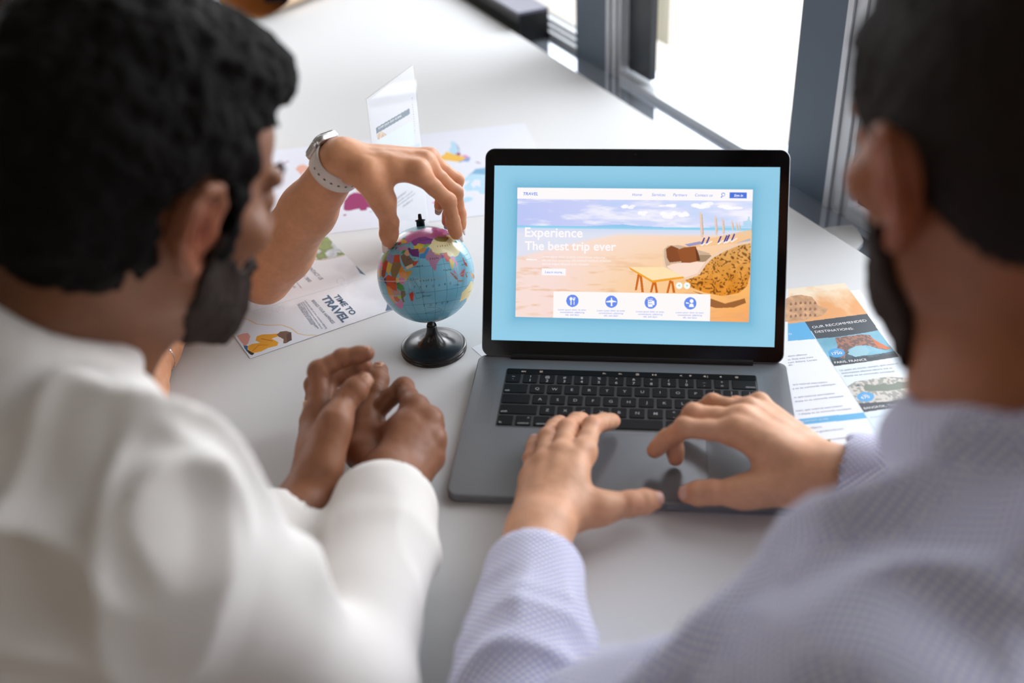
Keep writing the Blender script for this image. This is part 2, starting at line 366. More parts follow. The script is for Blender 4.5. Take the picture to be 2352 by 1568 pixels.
# ================================================================== LAPTOP
T = 0.0105; KP = 0.01905*1.0086; KR = 0.01886
M_alu = mat('space_grey_aluminium', (128, 131, 136), 0.38, metal=0.35, bump=(900, .08, .0002))
M_key = mat('key_black', (16, 17, 20), 0.5, spec=.25); M_glassb = mat('bezel_glass', (7, 8, 11), 0.12, spec=0.4); M_tbar = mat('touch_bar_glass', (10, 10, 12), 0.45, spec=0.15)
M_legend = mat('key_legend', (206, 208, 212), 0.6, emit=0.45); M_well = mat('keyboard_well', (140, 141, 144), 0.45, metal=0.3)
M_rubber = mat('hinge_black', (14, 14, 16), 0.5)
lap = empty('laptop', (0, -0.12, 0), 'open grey laptop showing a beach travel web page, under the two typing hands', 'laptop')
mb = MB(); rplate(mb, (0, -0.12035, 0.0008), 0.3493, 0.2407, T-0.0008, 0.011, 0.0012); mb.build('base', M_alu, lap)
mb = MB(); rplate(mb, (0, -0.0800, T), 0.2806, 0.1060, 0.00025, 0.0035); mb.build('keyboard_frame', M_well, lap)
mb = MB(); rplate(mb, (0, -0.0800, T+0.0001), 0.2790, 0.1044, 0.0003, 0.003); mb.build('keyboard_plate', mat('keyboard_plate', (64, 65, 68), .5), lap)
mb = MB(); rplate(mb, (0, -0.1872, T-0.0001), 0.1612, 0.1000, 0.00022, 0.003); mb.build('trackpad_gap', mat('gap_dark', (40, 41, 44), .5), lap)
mb = MB(); rplate(mb, (0, -0.1872, T), 0.1604, 0.0992, 0.0003, 0.003); mb.build('trackpad', mat('trackpad_glass', (124, 127, 132), .25, metal=.3), lap)
# speaker grilles: fine dots left and right of the keys
for sx in (-1, 1):
    g = MB()
    for i in range(9):
        for j in range(36):
            cx = sx*(0.1472+i*0.0019); cy = -0.030-j*0.0028
            g.add([(cx-.0003, cy-.0003, T+.00012), (cx+.0003, cy-.0003, T+.00012), (cx+.0003, cy+.0003, T+.00012), (cx-.0003, cy+.0003, T+.00012)], [(0, 1, 2, 3)])
    o = g.build('speaker_grille', mat('grille_hole', (66, 68, 71), .7), lap); tag(o, kind='stuff')
# touch bar
yT = -0.0330
mb = MB(); rplate(mb, (0, yT, T+0.0002), 0.2766, 0.0095, 0.0007, 0.001); tbar = mb.build('touch_bar', M_tbar, lap)
kb = [('num', 0, [('`\n~', 1)]+[(a, 1) for a in '1234567890-=']+[('delete', 1.5)]),
      ('q', 1, [('tab', 1.5)]+[(a, 1) for a in 'QWERTYUIOP[]\\']),
      ('a', 2, [('caps', 1.75)]+[(a, 1) for a in "ASDFGHJKL;'"]+[('return', 1.75)]),
      ('z', 3, [('shift', 2.25)]+[(a, 1) for a in 'ZXCVBNM,./']+[('shift', 2.25)]),
      ('b', 4, [('fn', 1), ('control', 1), ('option', 1), ('command', 1.25), ('', 5), ('command', 1.25), ('option', 1)])]
UP = dict(zip('1234567890-=[];\',./\\', '!@#$%^&*()_+{}:"<>?|'))
def put_text(mb, s, cx, cy, size, z, al='c', bold=0.01, ax=None, org=None):
    V, Fc = text_geo(s, bold)
    if not len(V): return
    x0, x1 = V[:, 0].min(), V[:, 0].max(); y0, y1 = V[:, 1].min(), V[:, 1].max()
    ox = {'c': (x0+x1)/2, 'l': x0, 'r': x1}[al]; oy = 0.36
    mb.add([(cx+(v[0]-ox)*size, cy+(v[1]-oy)*size, z) for v in V], Fc)
def keycap(x, y, wu, hu, leg):
    b = MB(); wk = wu; rings = []
    for ins, z in ((0.0, 0.0002), (0.0, 0.0010), (0.0005, 0.0013)):
        rings.append([(x+px_, y+py_, T+z) for px_, py_ in rrect(wk-2*ins, hu-2*ins, 0.0017, 3)])
    b.loft(rings); k = b.build('key', M_key, lap)
    zt = T+0.00145; t = MB()
    hw = wu/2
    if leg in ('delete', 'return'): put_text(t, leg, x+hw-.0015, y-.0043, .0042, zt, 'r')
    elif leg == 'shift' and x > 0: put_text(t, leg, x+hw-.0015, y-.0043, .0042, zt, 'r')
    elif leg in ('tab', 'shift', 'fn'): put_text(t, leg, x-hw+.0015, y-.0043, .0042, zt, 'l')
    elif leg == 'control': put_text(t, leg, x, y-.0046, .0039, zt); put_text(t, '^', x+.005, y+.004, .005, zt)
    elif leg == 'option': put_text(t, leg, x, y-.0046, .0039, zt)
    elif leg == 'command':
        put_text(t, leg, x, y-.0046, .0036, zt)
    elif leg == '`\n~': put_text(t, '~', x, y+.0032, .0062, zt); put_text(t, '`', x, y-.0035, .0062, zt)
    elif leg in UP: put_text(t, UP[leg], x, y+.0034, .0056, zt); put_text(t, leg, x, y-.0036, .0062, zt)
    elif leg in ('', 'caps'): t = None
    else: put_text(t, leg, x, y, .0062, zt, bold=0.002)
    if t is not None and t.V: t.build('legend', M_legend, k)
GAP = 0.0028
for nm, i, L in kb:
    u = 0.0; y = -0.0467-KR*i
    for leg, wd in L:
        x = (u+wd/2-7.25)*KP; keycap(x, y, wd*KP-GAP, 0.0160, leg); u += wd
    if nm == 'b':
        keycap((u+.5-7.25)*KP, y-.004, KP-GAP, .0078, ''); keycap((u+1.5-7.25)*KP, y+.0042, KP-GAP, .0076, ''); keycap((u+1.5-7.25)*KP, y-.0042, KP-GAP, .0076, ''); keycap((u+2.5-7.25)*KP, y-.004, KP-GAP, .0078, '')
zt = T+0.001; M_tb = mat('touch_bar_glow', (214, 200, 186), .5, emit=.6); tg = Multi()
def tbx(zx): return at(1000+zx/2.613, 800+150/2.613, z=zt)[0]
put_text(tg, 'esc', tbx(528), yT, .0042, zt, bold=.02)
for q in range(3): tg.box((tbx(634), yT-.0012+q*.0012, zt), (.0036, .0005, .0001))
def tri(x, y, w_, h_): tg.add([(x, y-h_, zt), (x+w_, y, zt), (x, y+h_, zt)], [(0, 1, 2)] if w_ > 0 else [(0, 2, 1)])
for zx in (1014, 1110): 
    for (ax_, ay_, bx_, by_) in ((-.0018, -.0014, .0018, .0003), (-.0018, -.0010, .0003, .0024), (.0009, .0009, .0009, .0009)): tg.box((tbx(zx)+(ax_+bx_)/2, yT+(ay_+by_)/2, zt), (abs(bx_-ax_)+.0003, .0005, .0001))
tg.box((tbx(1213), yT, zt), (.0040, .0007, .0001)); tg.box((tbx(1213), yT+.0015, zt), (.0034, .0005, .0001)); tg.box((tbx(1213), yT-.0015, zt), (.0034, .0005, .0001))
tri(tbx(1314)-.001, yT, -.0016, .0016); tri(tbx(1314)+.0016, yT, -.0016, .0016); tg.box((tbx(1314)-.0022, yT, zt), (.0004, .003, .0001)); tg.box((tbx(1314)+.0022, yT, zt), (.0004, .003, .0001))
put_text(tg, '<', tbx(1473), yT, .0056, zt); put_text(tg, '*', tbx(1530), yT-.0006, .0066, zt, bold=.02)
for zx in (1616, 1712): tri(tbx(zx)+.0006, yT, -.0024, .0018); 
put_text(tg, ')', tbx(1632), yT, .0044, zt); put_text(tg, ')', tbx(1622), yT, .003, zt)
put_text(tg, 'O', tbx(1806), yT, .0046, zt, bold=.02); put_text(tg, 'o', tbx(1806), yT+.0002, .0022, zt, bold=.06)
tg.build('touch_icons', M_tb, tbar)
# hinge strip
mb = MB(); mb.tube([(-0.1370, -0.0050, T+.0008), (0.1370, -0.0050, T+.0008)], 0.0040, 12); mb.build('hinge', M_rubber, lap)
# lid
LA = 1.0254; LY, LZ = -0.0055, T
AXL = np.array([[1, 0, 0], [0, math.cos(LA), math.sin(LA)], [0, math.sin(LA), -math.cos(LA)]])   # right, up the lid, into the back
hc = np.array([0, LY, LZ])
FN = -AXL[2]*-1                                                                                 # back normal
nf = np.array([0, -math.sin(LA), math.cos(LA)])                                                 # faces the user
LW, LH = 0.3425, 0.2385
axp = np.array([AXL[0], AXL[1], -nf])
mb = MB(); c = hc+AXL[1]*(LH/2+.001); rplate(mb, c-nf*0.0002, LW, LH, 0.0045, 0.011, 0.0008, ax=axp)
lid = mb.build('lid', M_alu, lap)
mb = MB(); rplate(mb, c+nf*0.0006, LW-.0022, LH-.0022, 0.0009, 0.010, 0.0, ax=axp); mb.build('bezel', M_glassb, lid)
mb = MB(); mb.lathe([(0.0001, 0), (.0013, 0.00005)], c+AXL[1]*(LH/2-.0062)+nf*.0007, 16, ax=np.array([AXL[0], AXL[1], nf])); mb.build('camera', mat('lens_dark', (26, 26, 32), .2), lid)
s0, SH, SW = 0.0197, 0.2073*0.9654, 0.3317*0.9654
scO = hc+AXL[1]*(s0+SH)-AXL[0]*SW/2+nf*0.0007
scr = Sheet(scO, AXL[0]*SW, -AXL[1]*SH)
def Z4(x, y): return (1080+x/2.9038, 320+y/2.9038)      # zoom view coordinates back to photo pixels
cv = Canvas(780, 487, (146, 204, 230), conv=scr.uv)
# wallpaper: light blue with a soft darker glow round the page
pg = [scr.uv(Z4(*p)) for p in ((316, 321), (1886, 335), (1860, 1220), (303, 1184))]
x0, x1 = (pg[0][0]+pg[3][0])/2, (pg[1][0]+pg[2][0])/2; y0, y1 = (pg[0][1]+pg[1][1])/2, (pg[2][1]+pg[3][1])/2
dd = np.hypot(np.maximum(0, np.maximum(x0-cv.X, cv.X-x1))*1.6, np.maximum(0, np.maximum(y0-cv.Y, cv.Y-y1)))
sh = np.exp(-dd/0.035)[..., None]; cv.a = cv.a*(1-sh*.55)+np.array([86, 160, 196])*sh*.55
cv.a += (vnoise(cv.X, cv.Y, 5, 3)[..., None]-.5)*6
# page photo: sky, sea, sand
def U(x, y): return scr.uv(Z4(x, y))
sl_ = (cv.X >= x0) & (cv.X <= x1) & (cv.Y >= y0) & (cv.Y <= y1)
px_ = (cv.X-x0)/(x1-x0); py_ = (cv.Y-y0)/(y1-y0)
nz = vnoise(px_*3, py_*9, 3, 5); nz2 = vnoise(px_*2, py_*7, 6, 8)
sky = np.stack([190+40*px_+0*py_, 200+30*px_, 246+6*px_], -1); sky = sky*(1-np.clip((nz-.48)*3.0, 0, .8)[..., None])+np.array([248, 246, 254])*np.clip((nz-.48)*3.0, 0, .8)[..., None]
sky = np.where((px_ > .35)[..., None], sky*(1-.35*np.clip(1-nz*1.6, 0, 1)[..., None])+np.array([140, 200, 250])*(.35*np.clip(1-nz*1.6, 0, 1))[..., None], sky)
hz = 0.290
sea = np.stack([120+130*np.clip((py_-hz)/.05, 0, 1), 205+30*np.clip((py_-hz)/.05, 0, 1), 240+0*px_], -1)
sand = np.stack([250+0*px_, 232-40*px_*py_*1.6, 222-110*np.clip(px_*1.3-.2, 0, 1)*np.clip(py_*1.6-.2, 0, 1)-10*py_], -1)
lf = np.clip(1-px_*2.4, 0, 1)[..., None]; sand = sand*(1-lf*.55)+np.array([246, 216, 216])*lf*.55
rg = np.clip((nz2-.55)*5, 0, 1)[..., None]*np.clip((py_-.42)*4, 0, 1)[..., None]; sand = sand*(1-rg*.45)+np.array([226, 168, 120])*rg*.45
shore = 0.335+0.10*np.clip((0.45-px_)/.45, 0, 1)**1.2*1.9
t1 = np.clip((py_-hz)/.03, 0, 1)[..., None]; im = np.where((py_ < hz)[..., None], sky, sea)
wt = np.clip((py_-.32)/.04, 0, 1)[..., None]; im = np.where((py_ > .31)[..., None], np.array([214, 222, 244])*(1-wt*.3)+np.array([250, 240, 238])*wt*.3, im)
ts = np.clip((py_-shore)/.03, 0, 1)[..., None]; im = im*(1-ts)+sand*ts
cv.a[sl_] = np.clip(im, 0, 255)[sl_]
P = cv.poly
P([Z4(*p) for p in ((750, 580), (860, 574), (930, 570), (1020, 566), (1080, 574), (1180, 580), (1310, 586), (1310, 590), (750, 584))], (150, 200, 240))
for cx, cy, rx, ry in ((1160, 495, 40, 20), (1320, 505, 58, 30), (1430, 505, 50, 28), (1540, 440, 75, 30), (1320, 440, 60, 16), (1060, 448, 50, 18), (1740, 450, 90, 22)):
    for q in range(7): 
        a, b = cx+rx*(random.random()-.5)*1.5, cy+ry*(random.random()-.5); P([Z4(a+rx*.4*math.cos(t), b+ry*.45*math.sin(t)) for t in np.linspace(0, 2*PI, 14)[:-1]], (255, 253, 255), .8)
P([Z4(*p) for p in ((1600, 580), (1820, 575), (1822, 545), (1850, 540), (1852, 515), (1864, 515), (1866, 540), (1876, 545), (1878, 592), (1600, 590))], (170, 215, 240), .8)
# beach rows, loungers, parasols
P([Z4(*p) for p in ((1600, 660), (1878, 600), (1878, 690), (1700, 700), (1500, 720), (1430, 715))], (246, 196, 140), .8)
for x, y0_, y1_, wd in ((1540, 482, 655, 30), (1638, 505, 640, 22), (1686, 520, 635, 22), (1748, 535, 610, 18), (1778, 545, 612, 14), (1796, 550, 615, 12)):
    P([Z4(*p) for p in ((x-wd*.4, y0_+12), (x-wd*.05, y0_), (x+wd*.3, y0_+20), (x+wd*.6, y1_-30), (x+wd*.35, y1_), (x-wd*.1, y1_-6))], (232, 206, 190))
    P([Z4(*p) for p in ((x+wd*.1, y0_+20), (x+wd*.3, y0_+20), (x+wd*.6, y1_-30), (x+wd*.35, y1_))], (206, 170, 150), .8)
for x, y in ((1550, 660), (1582, 655), (1660, 650), (1700, 645), (1716, 640), (1750, 635)):
    P([Z4(x-12, y+40), Z4(x+8, y-6), Z4(x+18, y-4), Z4(x-2, y+42)], (52, 50, 150)); P([Z4(x-14, y+44), Z4(x+30, y+20), Z4(x+34, y+26), Z4(x-6, y+52)], (248, 240, 236))
P([Z4(*p) for p in ((1430, 700), (1530, 680), (1560, 692), (1460, 715))], (120, 130, 210), .7)
P([Z4(*p) for p in ((1780, 690), (1868, 660), (1868, 690), (1800, 705))], (150, 176, 220), .8)
# rattan basket chair
P([Z4(*p) for p in ((1480, 1010), (1600, 1060), (1700, 1095), (1830, 1060), (1840, 1090), (1760, 1120), (1640, 1125), (1590, 1110), (1590, 1040))], (140, 84, 40), .85)
P([Z4(*p) for p in ((1290, 735), (1320, 708), (1390, 705), (1430, 712), (1600, 760), (1560, 810), (1340, 830), (1312, 860), (1290, 800))], (206, 176, 150))
P([Z4(*p) for p in ((1500, 770), (1600, 770), (1620, 790), (1560, 825), (1520, 815))], (168, 140, 110))
P([Z4(*p) for p in ((1310, 845), (1380, 825), (1575, 815), (1520, 900), (1450, 935), (1380, 900))], (252, 222, 204))
P([Z4(*p) for p in ((1306, 730), (1340, 708), (1390, 728), (1408, 812), (1330, 820), (1312, 790))], (136, 74, 40))
P([Z4(*p) for p in ((1378, 738), (1420, 722), (1504, 712), (1522, 760), (1535, 808), (1470, 822), (1410, 822), (1392, 770))], (150, 84, 42))
P([Z4(*p) for p in ((1500, 712), (1522, 760), (1535, 808), (1512, 812))], (104, 56, 30))
body = [(1872, 684), (1800, 696), (1700, 735), (1620, 780), (1575, 820), (1520, 900), (1430, 930), (1470, 985), (1560, 1020), (1680, 1044), (1790, 1025), (1845, 980), (1868, 900)]
def wick(X, Y):
    n1 = vnoise(X*1.0+.02*vnoise(X,Y,40,4,1), Y*.62, 190, 11, 1); n2 = vnoise(X, Y*.62, 40, 12, 2); g = np.clip((Y-.45)*3.2, 0, 1)[..., None]
    b = np.array([224, 168, 98])*(1-g)+np.array([226, 134, 24])*g
    k = np.clip((n1-.60)*7, 0, 1)[..., None]; return b*(1-k*.7)+np.array([92, 50, 16])*k*.7+((n2-.5)*40)[..., None]
P([Z4(*p) for p in body], None or (210, 140, 50), tex=wick)
cv.line([Z4(*p) for p in ((1872, 684), (1800, 696), (1700, 735), (1620, 780), (1575, 820), (1520, 900), (1430, 930))], .009, (240, 206, 178))
cv.line([Z4(*p) for p in ((1290, 735), (1288, 780), (1300, 850), (1380, 905), (1440, 932))], .006, (236, 206, 176))
# side table
for x, yb in ((1100, 1005), (1150, 1018), (1200, 1020), (1245, 1022), (1310, 1024), (1360, 1024)):
    P([Z4(x+18, 890 if x < 1180 else 940), Z4(x+34, 890 if x < 1180 else 940), Z4(x+12, yb), Z4(x-2, yb)] if x in (1100, 1200, 1310) else [Z4(x-22, 895 if x < 1180 else 945), Z4(x-6, 895 if x < 1180 else 945), Z4(x+8, yb), Z4(x-8, yb)], (206, 104, 20))
P([Z4(*p) for p in ((1062, 852), (1215, 938), (1424, 914), (1424, 926), (1215, 956), (1066, 866))], (244, 164, 40))
P([Z4(*p) for p in ((1062, 852), (1290, 850), (1424, 912), (1215, 940))], (254, 226, 178))
# white bars and page furniture
P([Z4(316, 321), Z4(1886, 335), Z4(1884, 411), Z4(314, 397)], (253, 249, 250))
P([Z4(555, 1013), Z4(1602, 1033), Z4(1599, 1213), Z4(552, 1188)], (253, 249, 248))
P([Z4(477, 860), Z4(637, 863), Z4(636, 908), Z4(476, 905)], (253, 249, 252)); P([Z4(372, 796), Z4(445, 798), Z4(445, 807), Z4(372, 805)], (253, 246, 248))
BL_ = (104, 140, 236)
P([Z4(1731, 353), Z4(1846, 355), Z4(1845, 394), Z4(1730, 392)], (74, 118, 220))
for x, y in ((682, 1076), (942, 1082), (1204, 1088), (1468, 1093)): P([Z4(x+41*math.cos(t), y+41*math.sin(t)) for t in np.linspace(0, 2*PI, 40)[:-1]], BL_)
for x in (1394, 1446): P([Z4(x+22*math.cos(t), 975+22*math.sin(t)) for t in np.linspace(0, 2*PI, 28)[:-1]], (250, 252, 250))
ic = (253, 252, 255)
P([Z4(672+9*math.cos(t), 1063+12*math.sin(t)) for t in np.linspace(0, 2*PI, 14)], ic); P([Z4(670, 1072), Z4(675, 1072), Z4(676, 1104), Z4(669, 1104)], ic)
P([Z4(*p) for p in ((684, 1052), (686, 1052), (687, 1062), (690, 1062), (690, 1052), (693, 1052), (693, 1062), (696, 1062), (697, 1052), (700, 1052), (699, 1070), (694, 1076), (695, 1104), (689, 1104), (690, 1076), (685, 1070))], ic)
P([Z4(*p) for p in ((936, 1110), (938, 1100), (938, 1086), (908, 1086), (906, 1080), (938, 1072), (938, 1062), (942, 1052), (947, 1062), (947, 1072), (976, 1080), (974, 1086), (947, 1086), (947, 1100), (950, 1108), (942, 1112))], ic)
P([Z4(1186, 1070), Z4(1216, 1070), Z4(1216, 1116), Z4(1186, 1116)], ic); P([Z4(1218, 1076), Z4(1228, 1074), Z4(1228, 1104), Z4(1218, 1106)], ic)
for ax_ in (1194, 1206):
    for ay_ in (1080, 1096): P([Z4(ax_-3, ay_-4), Z4(ax_+3, ay_-4), Z4(ax_+3, ay_+4), Z4(ax_-3, ay_+4)], BL_)
for q in range(5): P([Z4(1184+q*8+2.6*math.cos(t), 1063+2.6*math.sin(t)) for t in np.linspace(0, 2*PI, 8)], ic)
P([Z4(1477+13*math.cos(t), 1078+13*math.sin(t)) for t in np.linspace(0, 2*PI, 16)], ic); P([Z4(*p) for p in ((1458, 1118), (1464, 1098), (1475, 1094), (1488, 1098), (1492, 1118))], ic)
P([Z4(1438, 1084), Z4(1458, 1090), Z4(1462, 1096), Z4(1440, 1094)], ic)
P([Z4(1364+0, 0), Z4(0, 0), Z4(0, 1)], ic, 0)
# magnifier
for t in np.linspace(0, 2*PI, 19)[:-1]: cv.line([Z4(1688+11*math.cos(t), 368+11*math.sin(t)), Z4(1688+11*math.cos(t+.36), 368+11*math.sin(t+.36))], .0022, BL_)
cv.line([Z4(1681, 378), Z4(1673, 388)], .0035, BL_)
M_screen = mat('screen_picture', None, .3, emit=1.0, attr='Col')
M_sw = mat('screen_text_white', (255, 250, 252), .3, emit=1.0); M_sb = mat('screen_text_blue', BL_, .3, emit=1.0); M_sg = mat('screen_text_green', (90, 190, 130), .3, emit=1.0)
scn = scr.picture(cv, 'screen', M_screen, lid)
tw, tbl, tg2 = Multi(), Multi(), Multi()
def st(mbx, s, xa, ya, xb, yb, **k): scr.text(mbx, s, Z4(xa, ya), Z4(xb, yb), **k)
st(tbl, 'TRAVEL', 350, 372, 452, 373, bold=.02, shear=.22, hs=.95); st(tbl, 'Home', 1081, 377, 1144, 377, shear=.2); st(tbl, 'Services', 1210, 378, 1300, 379, shear=.2)
st(tbl, 'Partners', 1353, 379, 1444, 380, shear=.2); st(tbl, 'Contact us', 1497, 380, 1615, 382, shear=.2); st(tw, 'Sign in', 1759, 382, 1818, 382, shear=.2, bold=.02)
st(tw, 'Experience', 365, 648, 750, 653, bold=.018); st(tw, 'The best trip ever', 364, 736, 972, 742, bold=.018)
st(tbl, 'Learn more..', 499, 892, 620, 894, shear=.2)
for k_, s in enumerate(('Lorem ipsum dolor sit amet, consectetuer adipiscing', 'elit, sed diam nonummy nibh euismod tincidunt ut laoreet', 'dolore magna aliquam erat volutpat.')):
    st(tw, s, 478, 788+k_*24, (900, 940, 792)[k_], 792+k_*24)
for x, y in ((680, 1140), (938, 1146), (1200, 1153), (1464, 1159)):
    for k_, (s, hw_) in enumerate((('Lorem ipsum dolor sit amet,', 94), ('consectetuer adipiscing', 81), ('elit, sed diam', 46))): st(tbl, s, x-hw_, y+17*k_, x+hw_, y+17*k_+2, shear=.2)
st(tg2, '<', 1387, 983, 1400, 983, bold=.02); st(tg2, '>', 1440, 983, 1453, 983, bold=.02)
for m_, mt_ in ((tw, M_sw), (tbl, M_sb), (tg2, M_sg)): m_.build('page_text', mt_, scn)
# ================================================================== GLOBE
GC = at(978.5, 630, d=1.262); GR = 0.0572
gbase = at(997, 802, z=0.0)
globe = empty('desk_globe', (gbase[0], gbase[1], 0), 'small political desk globe on a round black stand, held from above by fingertips', 'globe')
vg = ray(978, 630); vg = vg/np.linalg.norm(vg)
gU = CU-vg*(CU@vg); gU /= np.linalg.norm(gU); gR = np.cross(vg, gU)
axis = gU*math.cos(.108)-gR*math.sin(.108); axis = axis*math.cos(.10)-vg*math.sin(.10); axis /= np.linalg.norm(axis)
tow = -vg-axis*((-vg)@axis); tow /= np.linalg.norm(tow); side = np.cross(axis, tow)      # side = east of the centre meridian
LON0 = 67.0
gw, gh = 840, 420
gcv = Canvas(gw, gh, (122, 190, 214), conv=lambda p: ((p[0]-LON0+180) / 360., (90-p[1])/180.))
def G(pts, col): gcv.poly(pts, col)
n1 = vnoise(gcv.X*1.7, gcv.Y, 6, 21); gcv.a += ((n1-.5)*22)[..., None]
for la in range(-75, 90, 15): gcv.line([(LON0-179.9, la), (LON0+179.9, la)], .0011, (60, 104, 130), .8)
for lo in range(-105, 240, 15): gcv.line([(lo, -88), (lo, 88)], .0011, (60, 104, 130), .8)
pk, pu, cr, ol, mv, og, rd, ye, gn, br, lv, bl, pe = (214, 118, 186), (142, 78, 164), (240, 230, 178), (150, 140, 84), (176, 128, 158), (222, 138, 30), (196, 52, 40), (226, 200, 76), (72, 150, 72), (128, 104, 84), (150, 150, 204), (62, 140, 200), (226, 176, 140)
G([(-180, -90), (246, -90), (246, -70), (150, -67), (110, -66), (60, -68), (20, -70), (-60, -72), (-113, -74)], (236, 232, 224))
G([(28, 60), (30, 70), (42, 67), (60, 69), (75, 73), (105, 77), (140, 73), (170, 70), (190, 66), (163, 60), (157, 51), (155, 58), (140, 55), (135, 43), (131, 43), (134, 48), (125, 53), (118, 50), (108, 49), (98, 50), (88, 50), (80, 51), (75, 54), (61, 54), (51, 51), (47, 48), (40, 45), (37, 47), (32, 52)], pk)
G([(47, 48), (51, 51), (61, 54), (75, 54), (80, 51), (87, 49), (82, 45), (80, 42), (70, 42), (66, 43), (60, 45), (56, 41), (53, 42), (50, 45)], pu)
G([(74, 39), (80, 42), (82, 45), (87, 49), (91, 45), (97, 43), (105, 42), (111, 44), (119, 47), (116, 49), (120, 53), (126, 52), (130, 48), (134, 48), (131, 43), (126, 41), (121, 39), (118, 38), (122, 37), (119, 34), (122, 31), (120, 26), (114, 22), (108, 21), (105, 23), (101, 22), (98, 25), (97, 28), (92, 28), (85, 28), (79, 31), (78, 35)], cr)
G([(88, 49), (98, 52), (107, 50), (117, 49), (119, 47), (111, 44), (105, 42), (97, 43), (91, 45)], ol)
G([(68, 24), (70, 28), (74, 33), (78, 35), (79, 31), (82, 29), (88, 27), (92, 28), (96, 28), (94, 24), (92, 24), (91, 22), (88, 22), (85, 20), (80, 15), (80, 12), (78, 8), (76, 10), (73, 16), (72, 21), (70, 21)], mv)
G([(80, 29), (88, 28), (88, 26), (81, 28)], ye); G([(89, 28), (92, 28), (92, 27), (89, 27)], gn); G([(89, 26), (92, 25), (92, 22), (89, 22)], pu)
G([(44, 39), (48, 39), (50, 37), (54, 37), (60, 37), (61, 31), (61, 26), (57, 27), (52, 28), (49, 31), (46, 34)], (108, 50, 120))
G([(61, 25), (62, 30), (67, 31), (71, 36), (75, 37), (74, 33), (70, 28), (68, 24)], bl); G([(61, 31), (61, 35), (66, 38), (72, 38), (70, 34), (67, 31)], (206, 140, 80))
G([(53, 42), (56, 41), (60, 44), (66, 40), (66, 38), (61, 35), (60, 37), (54, 37)], ye); G([(60, 45), (66, 43), (70, 42), (68, 39), (64, 40)], (200, 190, 60)); G([(69, 42), (80, 42), (74, 39), (68, 38)], (120, 180, 90))
G([(26, 41), (36, 42), (44, 41), (44, 37), (36, 36), (27, 37)], (200, 160, 200)); G([(36, 36), (42, 37), (40, 32), (36, 32)], gn); G([(42, 37), (46, 36), (48, 30), (44, 29), (40, 32)], pe)
G([(35, 29), (39, 32), (44, 29), (48, 29), (52, 24), (55, 22), (55, 20), (48, 18), (43, 16), (40, 20)], br); G([(43, 16), (48, 18), (52, 19), (53, 16), (45, 13)], (236, 206, 160)); G([(52, 24), (56, 26), (56, 24)], gn); G([(55, 22), (60, 22), (57, 18), (53, 16), (52, 19), (55, 20)], (206, 74, 44))
G([(25, 31), (34, 31), (34, 28), (36, 22), (25, 22)], (214, 86, 36)); G([(10, 32), (14, 33), (20, 31), (25, 31), (25, 20), (15, 23), (10, 25)], lv); G([(-2, 35), (9, 37), (8, 32), (10, 25), (3, 20), (-8, 28)], gn)
G([(22, 20), (25, 22), (36, 22), (38, 18), (34, 10), (30, 4), (24, 6), (22, 12)], (142, 116, 76)); G([(15, 23), (24, 20), (22, 12), (18, 8), (14, 12), (14, 18)], (220, 196, 90)); G([(3, 20), (10, 25), (15, 23), (14, 13), (4, 13)], rd); G([(-12, 25), (-5, 25), (3, 20), (0, 14), (-12, 14)], pk); G([(3, 13), (14, 13), (12, 6), (8, 4), (3, 6)], (150, 60, 60)); G([(-16, 14), (0, 14), (2, 6), (-8, 4), (-13, 8)], (206, 150, 80))
G([(34, 10), (38, 18), (43, 11), (47, 8), (42, 4), (36, 4)], og); G([(43, 11), (51, 12), (50, 8), (42, -1), (41, 3), (47, 8)], (200, 158, 50)); G([(34, 4), (41, 4), (41, -2), (38, -4), (34, -1)], (220, 120, 170)); G([(30, 4), (34, 4), (34, -1), (30, -1)], ye)
G([(13, 5), (18, 8), (24, 6), (30, 4), (30, -4), (29, -11), (24, -11), (18, -6), (12, -5)], (206, 80, 44)); G([(9, 3), (13, 5), (14, -4), (9, -1)], (100, 60, 130)); G([(12, -6), (18, -6), (22, -10), (22, -17), (12, -17)], og)
G([(30, -2), (34, -1), (39, -5), (40, -10), (34, -11), (30, -8)], gn); G([(22, -10), (29, -11), (33, -10), (33, -14), (27, -17), (22, -17)], (190, 140, 130)); G([(34, -11), (40, -11), (40, -16), (35, -20), (35, -25), (32, -26), (32, -18), (33, -15)], (120, 96, 70))
G([(12, -17), (25, -18), (20, -22), (19, -28), (15, -27)], (230, 150, 90)); G([(20, -18), (27, -18), (29, -22), (24, -26), (20, -24)], (204, 86, 60)); G([(27, -17), (33, -17), (31, -22), (27, -20)], (170, 200, 60)); G([(16, -28), (20, -27), (25, -26), (30, -22), (32, -27), (27, -34), (19, -35)], (218, 128, 176))
G([(44, -16), (49, -12), (50, -16), (47, -25), (44, -24)], (204, 62, 40))
G([(92, 24), (94, 28), (98, 28), (98, 24), (101, 21), (98, 17), (99, 11), (97, 17), (94, 17)], (206, 74, 44)); G([(98, 19), (101, 20), (105, 16), (102, 12), (100, 7), (98, 10)], ye); G([(101, 21), (105, 22), (108, 21), (106, 18), (109, 14), (108, 11), (105, 9), (106, 14), (102, 18)], (226, 150, 190)); G([(100, 6), (103, 5), (104, 1), (101, 3)], (220, 120, 170))
G([(95, 5), (98, 4), (104, -2), (106, -6), (102, -4)], (176, 110, 90)); G([(105, -6), (114, -7), (114, -8.5), (106, -8)], (176, 110, 90)); G([(109, 1), (115, 4), (119, 6), (117, 1), (115, -4), (110, -2)], (190, 100, 100)); G([(119, 1), (125, 1), (121, -1), (123, -5), (120, -5)], (150, 90, 80)); G([(110, 2), (114, 5), (117, 7), (114, 3)], pk)
